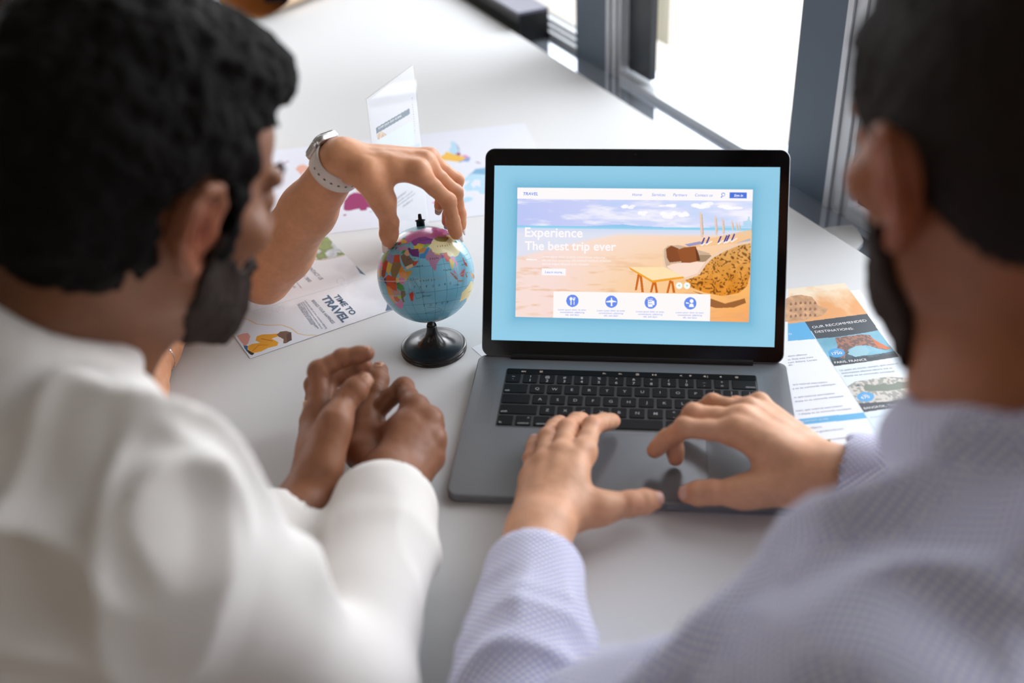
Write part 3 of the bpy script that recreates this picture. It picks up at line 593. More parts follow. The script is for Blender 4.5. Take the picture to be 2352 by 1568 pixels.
G([(120, 18), (122, 18), (122, 14), (124, 12), (126, 7), (122, 8), (120, 14)], rd); G([(131, -1), (141, -3), (141, -9), (137, -8), (132, -4)], og); G([(141, -3), (150, -8), (150, -10), (141, -9)], (100, 90, 60))
G([(114, -22), (122, -18), (128, -14), (132, -11), (137, -12), (140, -17), (142, -11), (146, -19), (153, -26), (150, -37), (140, -38), (132, -32), (124, -33), (115, -35)], (240, 222, 150))
G([(130, 32), (135, 35), (140, 36), (142, 41), (145, 44), (141, 45), (139, 38), (132, 35)], (236, 180, 120)); G([(125, 40), (130, 42), (129, 36), (126, 34)], gn)
for i, (p, c) in enumerate((([(-9, 43), (3, 42), (-1, 37), (-9, 37)], rd), ([(-4, 48), (2, 51), (8, 49), (7, 44), (-1, 43)], (200, 160, 200)), ([(6, 54), (14, 54), (14, 48), (8, 48)], ye), ([(14, 54), (24, 54), (24, 49), (15, 50)], og), ([(8, 46), (13, 46), (18, 40), (15, 38), (12, 42)], gn), ([(24, 52), (32, 52), (40, 49), (38, 46), (30, 46), (24, 49)], (240, 190, 60)), ([(20, 48), (29, 48), (28, 44), (22, 44)], rd), ([(13, 48), (20, 48), (20, 44), (15, 45)], gn), ([(20, 41), (26, 41), (23, 37)], pu), ([(24, 56), (32, 56), (31, 52), (24, 52)], gn), ([(5, 59), (12, 59), (20, 69), (28, 71), (24, 66), (18, 61), (16, 56), (12, 56)], (206, 130, 70)), ([(22, 60), (30, 62), (28, 69), (22, 66)], br), ([(-6, 51), (1, 52), (-3, 59), (-6, 57)], pk))): G(p, c)
# small printed map words as dark flecks, Antarctic and tropic dashes, equator seam
for lo, la, n_, sp, sz in ((52, -9, 7, 7, 1.3), (60, -2, 6, 3, 1.0), (48, 0, 5, 2.2, .9), (60, -33, 5, 8, 1.6), (100, -12, 4, 2, .8), (88, 7, 5, 2, .8), (55, 15, 5, 2, .8), (96, 62, 6, 3, 1.3), (88, 36, 6, 4, 1.0), (74, 22, 5, 2.5, .9), (130, -25, 5, 3, .9), (62, 48, 8, 3, .8), (60, 62, 14, 3.2, .8), (54, -15, 5, 2, .7), (60, -20, 6, 2, .7), (27, -3, 4, 2, .7), (45, 24, 4, 2, .7), (115, 10, 6, 2, .7), (128, 20, 6, 2, .7)):
    for q in range(n_):
        x, y = lo+q*sp, la+random.uniform(-.3, .3); k_ = random.choice((0, 1, 2))
        if k_ == 0: gcv.line([(x, y), (x, y+sz*2)], .0016, (40, 50, 70), .85); gcv.line([(x, y+sz), (x+sz, y+sz*2)], .0013, (40, 50, 70), .85)
        elif k_ == 1: gcv.line([(x, y), (x+sz*.6, y+sz*2), (x+sz*1.2, y)], .0014, (40, 50, 70), .85)
        else: gcv.line([(x, y+sz*2), (x, y), (x+sz, y), (x+sz, y+sz*2)], .0013, (40, 50, 70), .8)
gcv.line([(45, 2), (52, 3), (56, -6), (62, -20), (52, -22), (50, -12), (45, -9)], .001, (50, 60, 90), .8); gcv.line([(64, -35), (80, -38), (86, -42), (70, -47), (58, -45), (82, -40)], .001, (50, 60, 90), .8)
gcv.line([(LON0-179.9, 0.2), (LON0+179.9, 0.2)], .0014, (150, 176, 186), .9); gcv.line([(-40, .4), (43, .4)], .0022, (236, 236, 230), .9)
lat = np.radians(90-180*gcv.Y); lon = np.radians(-180+360*gcv.X)
Pg = GC+GR*(np.cos(lat)[..., None]*(np.cos(lon)[..., None]*tow+np.sin(lon)[..., None]*side)+np.sin(lat)[..., None]*axis)
M_globe = mat('globe_print', None, .25, attr='Col', coat=.35, spec=.5)
mesh('sphere', Pg.reshape(-1, 3), gcv.grid()[:, ::-1], M_globe, globe, smooth=True, cols=lin(np.clip(gcv.a, 0, 255)/255.).reshape(-1, 3))
M_gb = mat('gloss_black_plastic', (18, 18, 19), .22, spec=.6)
axg = np.array([gR, np.cross(axis, gR), axis]); axg[0] = np.cross(axg[1], axg[2]); axg = np.array([v/np.linalg.norm(v) for v in axg])
b = MB(); b.lathe([(.0001, GR-.002), (.0050, GR-.002), (.0050, GR+.0055), (.0060, GR+.0058), (.0060, GR+.0072), (.0024, GR+.0078), (.0020, GR+.0135), (.0012, GR+.0142), (.0001, GR+.0143)], GC, 24, axg)
b.build('top_pin', M_gb, globe, True)
bot = GC-axis*(GR-.002); ct = np.array([gbase[0], gbase[1], 0.0])
neck = at(993, 763, d=1.262); top = np.array([ct[0], ct[1], 0.030])
b = MB(); b.tube([bot, bot-axis*.006, np.array([ct[0], ct[1], .036])*.5+(bot-axis*.006)*.5, (ct[0], ct[1], .036), (ct[0], ct[1], .028)], [.0050, .0052, .0050, .0054, .0062], 20)
b.build('stem', M_gb, globe, True)
b = MB(); b.lathe([(.0001, .0002), (.0385, .0002), (.0392, .0010), (.0392, .0030), (.0384, .0034), (.0384, .0040), (.0390, .0044), (.0388, .0066), (.0372, .0076), (.0340, .0078), (.0270, .0086), (.0190, .0110), (.0130, .0150), (.0090, .0205), (.0068, .0270), (.0060, .0330), (.0058, .0345), (.0001, .0346)], ct, 64)
o = b.build('base', M_gb, globe, True)
# ================================================================== PAPERS
M_paper = mat('white_print_paper', (240, 241, 246), .55, spec=.35); M_print = mat('printed_colours', None, .5, attr='Col', spec=.35)
def ink(n, c): return mat(n, c, .55, spec=.3)
def sheet_from(p_corner, p_u, p_v, lu, lv, z): pass
# ---- left brochure (TIME TO TRAVEL)
ZB = 0.0006
bl_ = at(575, 823, z=ZB); br_ = at(900, 711, z=ZB); u = (br_-bl_); u /= np.linalg.norm(u); v = np.array([-u[1], u[0], 0])
Wd, Ln = 0.196, 0.232
shL = Sheet(bl_+v*Ln, u*Wd, -v*Ln)
bro = empty('travel_leaflet', shL.pt(.5, .5), 'white folded travel leaflet reading TIME TO TRAVEL, under the elbow of the reaching arm', 'leaflet')
shL.slab('paper', M_paper, bro, .0004)
c = Canvas(340, 400, (236, 239, 246), conv=shL.uv)
def Zb(x, y): return (500+x/3.7935, 480+y/3.7935)
c.a = c.a*(1-.06*np.clip((vnoise(c.X, c.Y, 4, 41)-.45)*5, 0, 1)[..., None])
c.poly([Zb(*p) for p in ((60, 975), (180, 945), (260, 965), (340, 1005), (560, 1010), (660, 1050), (740, 1095), (860, 1100), (280, 1300))], (226, 230, 240))
c.line([Zb(*p) for p in ((60, 978), (130, 950), (200, 945), (270, 965), (340, 1003), (440, 1013), (560, 1010), (640, 1040), (700, 1085), (770, 1100), (860, 1098))], .010, (222, 196, 160))
c.line([Zb(-10, 985), Zb(400, 862), Zb(800, 745), Zb(1385, 570)], .006, (212, 216, 226))
c.poly([Zb(*p) for p in ((1110, 395), (1180, 410), (1210, 440), (1205, 500), (1240, 560), (1290, 578), (1370, 576), (1290, 470), (1190, 350), (1080, 200), (1060, 330), (1090, 350))], (92, 116, 142))
c.poly([Zb(*p) for p in ((1480, 810), (1470, 860), (1460, 890), (1540, 872), (1500, 800))], (92, 116, 142))
def land(X, Y):
    n = vnoise(X, Y, 14, 51)[..., None]; n2 = vnoise(X, Y, 30, 52)[..., None]; g = np.array([128, 140, 84])*(.7+n*.6); w_ = np.array([214, 222, 228])*(.8+.3*n2); k = np.clip((n-.42)*7, 0, 1)
    return np.clip(w_*(1-k)+g*k, 0, 255)
c.poly([Zb(*p) for p in ((820, 436), (900, 442), (1000, 425), (1090, 400), (1120, 398), (1080, 340), (1130, 300), (960, 100), (700, 200), (780, 400))], (0, 0, 0), tex=land)
c.line([Zb(*p) for p in ((820, 438), (900, 446), (1000, 430), (1110, 402))], .008, (206, 180, 140))
c.poly([Zb(*p) for p in ((60, 925), (100, 915), (104, 960), (70, 968))], (58, 72, 110))
# printed photo: person in a yellow sweater
Y_ = (238, 168, 48)
c.poly([Zb(*p) for p in ((165, 1105), (215, 1085), (262, 1080), (284, 1110), (270, 1160), (240, 1205), (215, 1170))], (222, 160, 150))
c.poly([Zb(*p) for p in ((222, 1190), (262, 1190), (262, 1232), (300, 1265), (285, 1270), (245, 1232))], (52, 110, 160))
c.poly([Zb(*p) for p in ((262, 1195), (300, 1175), (370, 1165), (330, 1145), (340, 1110), (390, 1092), (470, 1090), (520, 1085), (540, 1105), (470, 1130), (530, 1160), (520, 1190), (440, 1210), (380, 1240), (310, 1255), (270, 1250))], Y_)
c.line([Zb(*p) for p in ((380, 1130), (430, 1140), (480, 1150))], .008, (200, 120, 30)); c.line([Zb(*p) for p in ((300, 1240), (360, 1185), (440, 1185))], .006, (206, 126, 30))
c.poly([Zb(*p) for p in ((515, 1095), (545, 1068), (600, 1062), (640, 1075), (645, 1140), (600, 1168), (570, 1172), (575, 1140), (540, 1120))], (120, 92, 76)); c.poly([Zb(*p) for p in ((490, 1122), (540, 1115), (575, 1135), (565, 1160), (530, 1150))], (232, 226, 226))
c.poly([Zb(*p) for p in ((600, 1090), (642, 1072), (646, 1142), (606, 1160))], (92, 68, 56)); c.poly([Zb(*p) for p in ((250, 1222), (285, 1240), (320, 1258), (300, 1275), (272, 1258))], (46, 40, 40))
for cx_, cy_ in ((505, 868), (545, 880)):
    for t in np.linspace(0, 2*PI, 17)[:-1]: c.line([Zb(cx_+34*math.cos(t), cy_+30*math.sin(t)), Zb(cx_+34*math.cos(t+.4), cy_+30*math.sin(t+.4))], .005, (212, 216, 226))
for cx_, cy_ in ((1070, 625), (1110, 645)):
    for t in np.linspace(0, 2*PI, 17)[:-1]: c.line([Zb(cx_+34*math.cos(t), cy_+26*math.sin(t)), Zb(cx_+34*math.cos(t+.4), cy_+26*math.sin(t+.4))], .004, (218, 220, 230))
shL.picture(c, 'picture', M_print, bro)
tm, tf = Multi(), Multi()
shL.text(tm, 'TIME TO', Zb(1005, 760), Zb(1165, 925), bold=.03, hs=.74, lift=.0004); shL.text(tm, 'TRAVEL', Zb(898, 772), Zb(1092, 990), bold=.035, hs=.74, lift=.0004)
shL.text(tf, 'BRINGS YOUR HAPPINESS', Zb(815, 800), Zb(1000, 1000), bold=.01, lift=.0004)
for k_, (a_, b_) in enumerate((((755, 800), (945, 1045)), ((737, 812), (905, 1046)), ((719, 818), (870, 1044)), ((703, 826), (850, 1030)), ((690, 834), (815, 1010)))): shL.text(tf, ('Lorem ipsum dolor sit amet, consectetur adipiscing', 'elit sed do eiusmod tempor incididunt ut labore et', 'dolore magna aliqua ut enim ad minim veniam', 'quis nostrud exercitation ullamco laboris', 'nisi ut aliquip ex ea commodo')[k_], Zb(*a_), Zb(*b_), lift=.0004)
shL.text(tf, 'CONTACT US', Zb(767, 498), Zb(893, 620), bold=.01, lift=.0004); shL.text(tf, '3456 7890', Zb(706, 560), Zb(792, 640), lift=.0004)
for a_, b_, s in (((655, 610), (724, 690), 'lorem ipsum sit amet'), ((615, 632), (665, 690), 'dolor sit'), ((573, 700), (600, 725), 'amet')): shL.text(tf, s, Zb(*a_), Zb(*b_), lift=.0004)
tm.build('title', ink('slate_blue_ink', (74, 100, 130)), bro); tf.build('small_print', ink('grey_blue_ink', (128, 136, 156)), bro)
# ---- world map sheet
ZM = 0.0002
mq = at(776, 534, z=ZM); mr_ = at(1129, 492, z=ZM); u = mr_-mq; u /= np.linalg.norm(u); v = np.array([-u[1], u[0], 0])
mo = at(622, 446, z=ZM)
ul = (mo-mq)@u; hh = (at(1000, 305, z=ZM)-mq)@v; ur = (at(1222, 318, z=ZM)-mq)@u
shM = Sheet(mq+u*ul+v*hh, u*(ur-ul), -v*hh)
mp = empty('world_map_sheet', shM.pt(.5, .5), 'large white sheet with a coloured world map, lying upside down behind the globe', 'map')
shM.slab('paper', M_paper, mp, .00015)
c = Canvas(620, 380, (229, 232, 244), conv=shM.uv)
def Za(x, y): return (600+x/6.819, 330+y/6.819)
def Zc(x, y): return (960+x/6.27, 270+y/6.27)
bd = (152, 0, 96); sal = (232, 172, 150); lb = (178, 218, 240); yl = (240, 186, 40); mb_ = (120, 170, 210)
c.poly([Za(*p) for p in ((535, 400), (580, 345), (660, 325), (710, 350), (800, 360), (900, 350), (940, 420), (860, 470), (740, 450), (700, 440), (660, 445), (640, 470), (625, 515), (610, 470), (570, 430))], sal)
c.poly([Za(*p) for p in ((280, 350), (300, 330), (420, 265), (435, 280), (330, 335), (300, 360))], (196, 150, 180)); c.poly([Za(*p) for p in ((330, 455), (380, 440), (390, 460), (350, 475))], (230, 226, 240))
c.poly([Za(*p) for p in ((1480, 690), (1700, 640), (1800, 700), (1700, 760), (1500, 760))], sal); c.poly([Za(*p) for p in ((1480, 700), (1560, 640), (1560, 690))], lb)
jag = [(1290, 1030), (1300, 900), (1380, 800), (1460, 765), (1640, 780), (1700, 840), (1760, 900), (1800, 960), (1730, 1000), (1660, 1000), (1650, 1040), (1550, 1050), (1545, 1015), (1460, 1030), (1400, 1048), (1330, 1050)]
c.poly([Za(*p) for p in jag], bd); c.poly([Za(*p) for p in ((1280, 1130), (1300, 1105), (1345, 1110), (1310, 1130))], bd)
c.poly([Za(*p) for p in ((1690, 1060), (1740, 1055), (1745, 1068), (1700, 1072))], (180, 170, 190))
c.poly([Zc(*p) for p in ((440, 470), (480, 420), (475, 370), (460, 350), (500, 340), (545, 370), (580, 430), (600, 500), (560, 540), (480, 520))], lb)
c.poly([Zc(*p) for p in ((530, 355), (565, 390), (595, 440), (602, 480), (585, 470), (560, 400))], (170, 140, 190))
c.poly([Zc(*p) for p in ((295, 610), (320, 560), (380, 530), (405, 490), (440, 500), (520, 530), (620, 555), (690, 575), (660, 620), (600, 640), (540, 635), (450, 620))], yl)
c.poly([Zc(*p) for p in ((535, 530), (590, 495), (620, 530), (600, 550))], bd); c.poly([Zc(*p) for p in ((620, 550), (680, 535), (760, 575), (700, 580))], (220, 130, 190)); c.poly([Zc(*p) for p in ((690, 580), (760, 580), (730, 635), (650, 630), (590, 648), (580, 635), (650, 615))], (120, 150, 210))
c.poly([Zc(*p) for p in ((700, 850), (780, 790), (830, 740), (1000, 720), (1300, 700), (1300, 850), (900, 820), (780, 810))], (112, 172, 210))
c.poly([Zc(*p) for p in ((600, 900), (700, 860), (780, 810), (900, 825), (1300, 830), (1400, 1100), (900, 1100), (860, 1050), (780, 1050), (700, 1060), (660, 1000), (760, 900), (640, 930))], lb)
c.poly([Zc(*p) for p in ((760, 960), (820, 890), (900, 900), (900, 1000), (840, 980), (800, 1020))], (226, 230, 244))
c.poly([Zc(*p) for p in ((600, 1230), (640, 1170), (720, 1140), (800, 1160), (760, 1200), (680, 1225), (620, 1235))], lb); c.poly([Zc(*p) for p in ((612, 1140), (630, 1130), (640, 1145), (622, 1158))], bd); c.poly([Zc(*p) for p in ((195, 1230), (250, 1205), (300, 1200), (250, 1240))], (226, 120, 180))
c.poly([Zc(*p) for p in ((825, 640), (850, 635), (900, 650), (910, 665), (850, 655))], (170, 120, 150))
shM.picture(c, 'picture', M_print, mp, .0001)
# ---- right leaflets
ZR = 0.0008
def Zr(x, y): return (1780+x/2.7028, 480+y/2.7028)
tr = at(1940, 650, z=ZR); dn = at(2130, 910, z=ZR)-tr; dn /= np.linalg.norm(dn); ur_ = np.array([-dn[1], dn[0], 0])
shR = Sheet(tr-ur_*.21, ur_*.21, dn*.292)
br2 = empty('destinations_leaflet', shR.pt(.5, .5), 'open leaflet headed OUR RECOMMENDED DESTINATIONS with Paris and Bangkok photos, right of the laptop', 'leaflet')
shR.slab('paper', M_paper, br2, .0004)
c = Canvas(360, 500, (238, 241, 248), conv=shR.uv)
c.poly([Zr(*p) for p in ((80, 480), (432, 450), (575, 650), (480, 668), (300, 690), (80, 712))], 0, tex=lambda X, Y: np.clip(np.array([232, 168, 112])+(np.array([250, 232, 206])-np.array([232, 168, 112]))*np.clip(1.1-Y*6+.9*(vnoise(X, Y, 10, 61)-.5)*2, 0, 1)[..., None], 0, 255))
def colo(X, Y): 
    n = vnoise(X, Y, 30, 62)[..., None]; return np.array([206, 160, 120])*(.85+.3*n)
c.poly([Zr(*p) for p in ((60, 560), (100, 540), (160, 532), (230, 545), (270, 600), (330, 620), (300, 660), (180, 690), (60, 700))], 0, tex=colo)
for j in range(3):
    for i in range(7):
        x, y = 92+i*30, 580+j*38-i*2+abs(i-2)*2
        if x < 270-j*0: c.poly([Zr(x, y+16), Zr(x, y+4), Zr(x+6, y-4), Zr(x+14, y+2), Zr(x+14, y+14)], (150, 106, 80))
c.poly([Zr(*p) for p in ((80, 712), (186, 700), (252, 806), (80, 820))], (96, 176, 224))
c.poly([Zr(*p) for p in ((186, 700), (572, 650), (642, 752), (560, 768), (400, 792), (256, 806))], (70, 76, 84))
c.poly([Zr(*p) for p in ((256, 806), (400, 792), (560, 768), (642, 752), (765, 918), (560, 950), (360, 976))], 0, tex=lambda X, Y: np.array([120, 178, 200])+(vnoise(X, Y, 12, 63)[..., None]-.5)*50)
c.poly([Zr(*p) for p in ((330, 890), (440, 880), (560, 910), (640, 900), (755, 880), (765, 918), (560, 950), (360, 976))], 0, tex=lambda X, Y: np.array([60, 78, 88])+(vnoise(X, Y, 40, 64)[..., None]-.5)*80)
tow_c = lambda X, Y: np.where(vnoise(X, Y, 110, 65, 1)[..., None] > .5, np.array([120, 92, 88]), np.array([166, 116, 96]))
c.poly([Zr(*p) for p in ((372, 800), (440, 790), (540, 778), (590, 782), (620, 820), (720, 866), (690, 875), (640, 868), (590, 850), (560, 845), (500, 850), (460, 870), (440, 900), (430, 930), (360, 900), (390, 850))], 0, tex=tow_c)
c.poly([Zr(*p) for p in ((600, 800), (650, 830), (724, 866), (690, 872), (630, 850))], (206, 110, 60)); c.poly([Zr(*p) for p in ((452, 900), (470, 870), (510, 852), (560, 852), (590, 880), (570, 905), (500, 918))], (150, 196, 210))
c.poly([Zr(*p) for p in ((355, 946), (560, 925), (748, 895), (765, 918), (560, 950), (362, 976))], (56, 62, 70))
c.poly([Zr(382+52*math.cos(t), 893+28*math.sin(t)) for t in np.linspace(0, 2*PI, 30)[:-1]], (84, 164, 220))
c.poly([Zr(*p) for p in ((362, 976), (560, 950), (765, 918), (950, 1170), (550, 1258))], (222, 232, 240))
c.poly([Zr(*p) for p in ((450, 1100), (500, 1070), (700, 1040), (850, 1050), (945, 1165), (880, 1180), (600, 1240), (545, 1258))], 0, tex=lambda X, Y: np.where(vnoise(X, Y, 90, 66, 1)[..., None] > .5, np.array([156, 156, 148]), np.array([206, 200, 192])))
c.poly([Zr(*p) for p in ((550, 1110), (560, 1085), (610, 1095), (650, 1090), (670, 1080), (700, 1088), (740, 1085), (760, 1070), (800, 1075), (850, 1062), (890, 1085), (820, 1110), (700, 1130), (560, 1130))], (122, 132, 118)); c.poly([Zr(*p) for p in ((498, 1102), (515, 1085), (532, 1100))], (90, 108, 120))
c.poly([Zr(*p) for p in ((515, 1206), (700, 1195), (930, 1150), (960, 1190), (760, 1230), (550, 1262))], (62, 68, 76))
c.poly([Zr(562+54*math.cos(t), 1166+30*math.sin(t)) for t in np.linspace(0, 2*PI, 30)[:-1]], (84, 164, 220))
c.poly([Zr(*p) for p in ((550, 1262), (760, 1232), (1060, 1180), (1200, 1400), (610, 1392))], (220, 234, 244))
c.poly([Zr(*p) for p in ((60, 1312), (550, 1262), (572, 1298), (60, 1350))], (100, 178, 224))
c.line([Zr(252, 806), Zr(420, 1060), Zr(640, 1400)], .005, (210, 216, 226))
shR.picture(c, 'picture', M_print, br2)
t_w, t_g = Multi(), Multi()
for s, a_, b_ in (('OUR RECOMMENDED', (236, 742), (572, 698)), ('DESTINATIONS:', (252, 770), (490, 748)), ('PARIS, FRANCE', (372, 960), (572, 940)), ('BANGKOK, THAILAND', (556, 1244), (840, 1208)), ('1750', (358, 906), (420, 899)), ('670', (540, 1180), (592, 1172)), ('USD', (370, 886), (396, 883)), ('USD', (546, 1160), (576, 1156)), ('N CONTACT US ON:', (150, 1326), (332, 1306)), ('O', (88, 782), (106, 780))):
    shR.text(t_w, s, Zr(*a_), Zr(*b_), bold=.012 if s in ('1750', '670') else .0, lift=.0003)
for s, a_, b_ in (('ation ullamco', (82, 918), (200, 906)), ('at. Duis aute irure', (82, 940), (238, 922)), ('rum dolore. Lorem', (84, 958), (262, 940)), ('elit.', (86, 974), (114, 970)),
                  ('quis nostrud exercitation', (112, 1094), (326, 1078)), ('p ex ea commodo consequat.', (112, 1120), (382, 1090)), ('n, quis nostrud exercitation', (122, 1174), (372, 1148)), ('aliqup ex ea commodo consequat.', (126, 1200), (430, 1164)),
                  ('niam, quis nostrud exercitation', (132, 1258), (420, 1226)), ('t aliquip ex ea commodo consequat.', (150, 1278), (480, 1242)), ('WEBSITE:', (206, 1366), (296, 1358)), ('www.goodtravel.com', (222, 1392), (426, 1368)),
                  ('Ut enim ad minim veniam, quis nostrud', (404, 1008), (768, 962)), ('exercitation ullamco laboris nisi ut', (416, 1024), (730, 990)), ('aliquip ex ea commodo consequat', (430, 1042), (746, 1010)), ('Ut enim ad minim veniam, quis', (594, 1298), (760, 1270))):
    shR.text(t_g, s, Zr(*a_), Zr(*b_), lift=.0003)
t_w.build('heading_text', ink('white_ink', (250, 250, 252)), br2); t_g.build('small_print', ink('grey_ink', (146, 150, 164)), br2)
# leaflet underneath, its flower photo peeking out
sh2 = Sheet(tr-ur_*.214+dn*.018+np.array([0, 0, -.0005]), ur_*.226, dn*.299)
b3 = empty('flower_leaflet', sh2.pt(.5, .5), 'white leaflet with a yellow flower photo peeking out beneath the destinations leaflet', 'leaflet')
sh2.slab('paper', M_paper, b3, .00025)
c = Canvas(260, 340, (240, 241, 246), conv=sh2.uv)
c.poly([(1790, 1060), (1790, 985), (1900, 985), (1905, 1008), (1913, 1019), (1905, 1060)], 0, tex=lambda X, Y: np.where(vnoise(X, Y, 22, 71, 2)[..., None] > .5, np.array([244, 206, 30]), np.array([92, 130, 50])))
sh2.picture(c, 'picture', M_print, b3, .00008)
# white sheet corner under the left side of the laptop
pc = at(1083, 798, z=.0003); sc_ = Sheet(pc+np.array([.0, .0, 0]), np.array([.09, .075, 0]), np.array([.06, -.072, 0]))
tag(sc_.slab('paper_sheet', M_paper, None, .0002), 'corner of a blank white sheet sticking out between the globe and the laptop', 'paper')
# ---- acrylic sign holder with printed card
bR = at(986, 512, z=.003); bLp = at(893, 606, z=.003)
wdir = bR-bLp; wdir /= np.linalg.norm(wdir)
fr_n = np.array([wdir[1], -wdir[0], 0])                      # horizontal normal towards us
if fr_n @ (CAM-bR) < 0: fr_n = -fr_n
def lean(px):   # find the point on the leaning card plane seen at px, given height L
    return None
# lean angle from the top right corner
v_ = ray(952, 150); best = None
for th in np.linspace(-.35, .35, 141):
    upv = UZ*math.cos(th)-fr_n*math.sin(th); N_ = np.cross(wdir, upv); t_ = ((bR-CAM)@N_)/(v_@N_); q = CAM+v_*t_-bR
    e = abs(q@wdir)
    if best is None or e < best[0]: best = (e, th, q@upv)
_, TH, SHH = best
upv = UZ*math.cos(TH)-fr_n*math.sin(TH)
v_ = ray(843, 208); N_ = np.cross(wdir, upv); t_ = ((bR-CAM)@N_)/(v_@N_); SWW = abs((CAM+v_*t_-bR)@wdir)
sgn = empty('sign_holder', bR-wdir*SWW/2, 'clear acrylic table sign holder with a printed white card, behind the hand', 'sign holder')
shS = Sheet(bR-wdir*SWW+upv*SHH, wdir*SWW, -upv*SHH)
M_acr = gm.copy(); M_acr.name = 'clear_acrylic'; M_card = mat('sign_card', (228, 230, 236), .5)
Ns = shS.N
mb = MB(); mb.box(bR-wdir*SWW/2+upv*SHH/2-Ns*.0025, (SWW-.004, SHH-.004, .0006), [wdir, upv, Ns]); mb.build('card', M_card, sgn)
mb = MB(); mb.box(bR-wdir*SWW/2+upv*SHH/2, (SWW, SHH, .0016), [wdir, upv, Ns]); mb.box(bR-wdir*SWW/2+upv*SHH/2-Ns*.0046, (SWW, SHH, .0016), [wdir, upv, Ns])
mb.box(bR-wdir*SWW/2+fr_n*.018-UZ*.0018, (SWW, .052, .0022), [wdir, fr_n, UZ]); mb.build('acrylic_stand', M_acr, sgn)
shP = Sheet(shS.O-Ns*.0020, shS.A, shS.B)
def Zs(x, y): return (560+x/3.564, 120+y/3.564)
c = Canvas(120, 260, (228, 230, 236), conv=shP.uv)
c.poly([Zs(*p) for p in ((1080, 618), (1354, 458), (1358, 505), (1084, 668))], (128, 142, 156))
c.poly([Zs(*p) for p in ((1086, 672), (1130, 645), (1175, 680), (1195, 712), (1150, 720), (1096, 720))], 0, tex=lambda X, Y: np.array([214, 190, 168])+(vnoise(X, Y, 40, 81)[..., None]-.5)*90)
c.poly([Zs(*p) for p in ((1090, 720), (1380, 560), (1400, 790), (1440, 900), (1100, 1090))], (228, 238, 244)); c.poly([Zs(*p) for p in ((1100, 900), (1440, 740), (1450, 800), (1110, 1000))], (196, 220, 230), .6)
for k_ in range(16): y = 375+k_*19; c.poly([Zs(1376+k_*1.6+dx_, y+dy_) for dx_, dy_ in ((-3, -3), (3, -3), (3, 3), (-3, 3))], (150, 156, 166))
shP.picture(c, 'printed_picture', M_print, sgn, 0.0002)
tt = MB(); shP.text(tt, 'Lorem ipsum dolor sit amet.', Zs(1100, 632), Zs(1290, 525), lift=.0004, bold=.01); tt.build('card_text', ink('card_white_ink', (248, 250, 252)), sgn)
tt = Multi()
for k_, (a_, b_) in enumerate((((1215, 1265), (1380, 1145)), ((1235, 1280), (1400, 1160)), ((1300, 1272), (1380, 1215)), ((1225, 1225), (1330, 1150)))): shP.text(tt, ('Lorem ipsum dolor sit amet elit', 'sed diam nonummy nibh euismod', 'tincidunt ut', 'consectetuer')[k_], Zs(*a_), Zs(*b_), lift=.0004)
tt.build('card_small_print', ink('card_grey_ink', (176, 182, 194)), sgn)
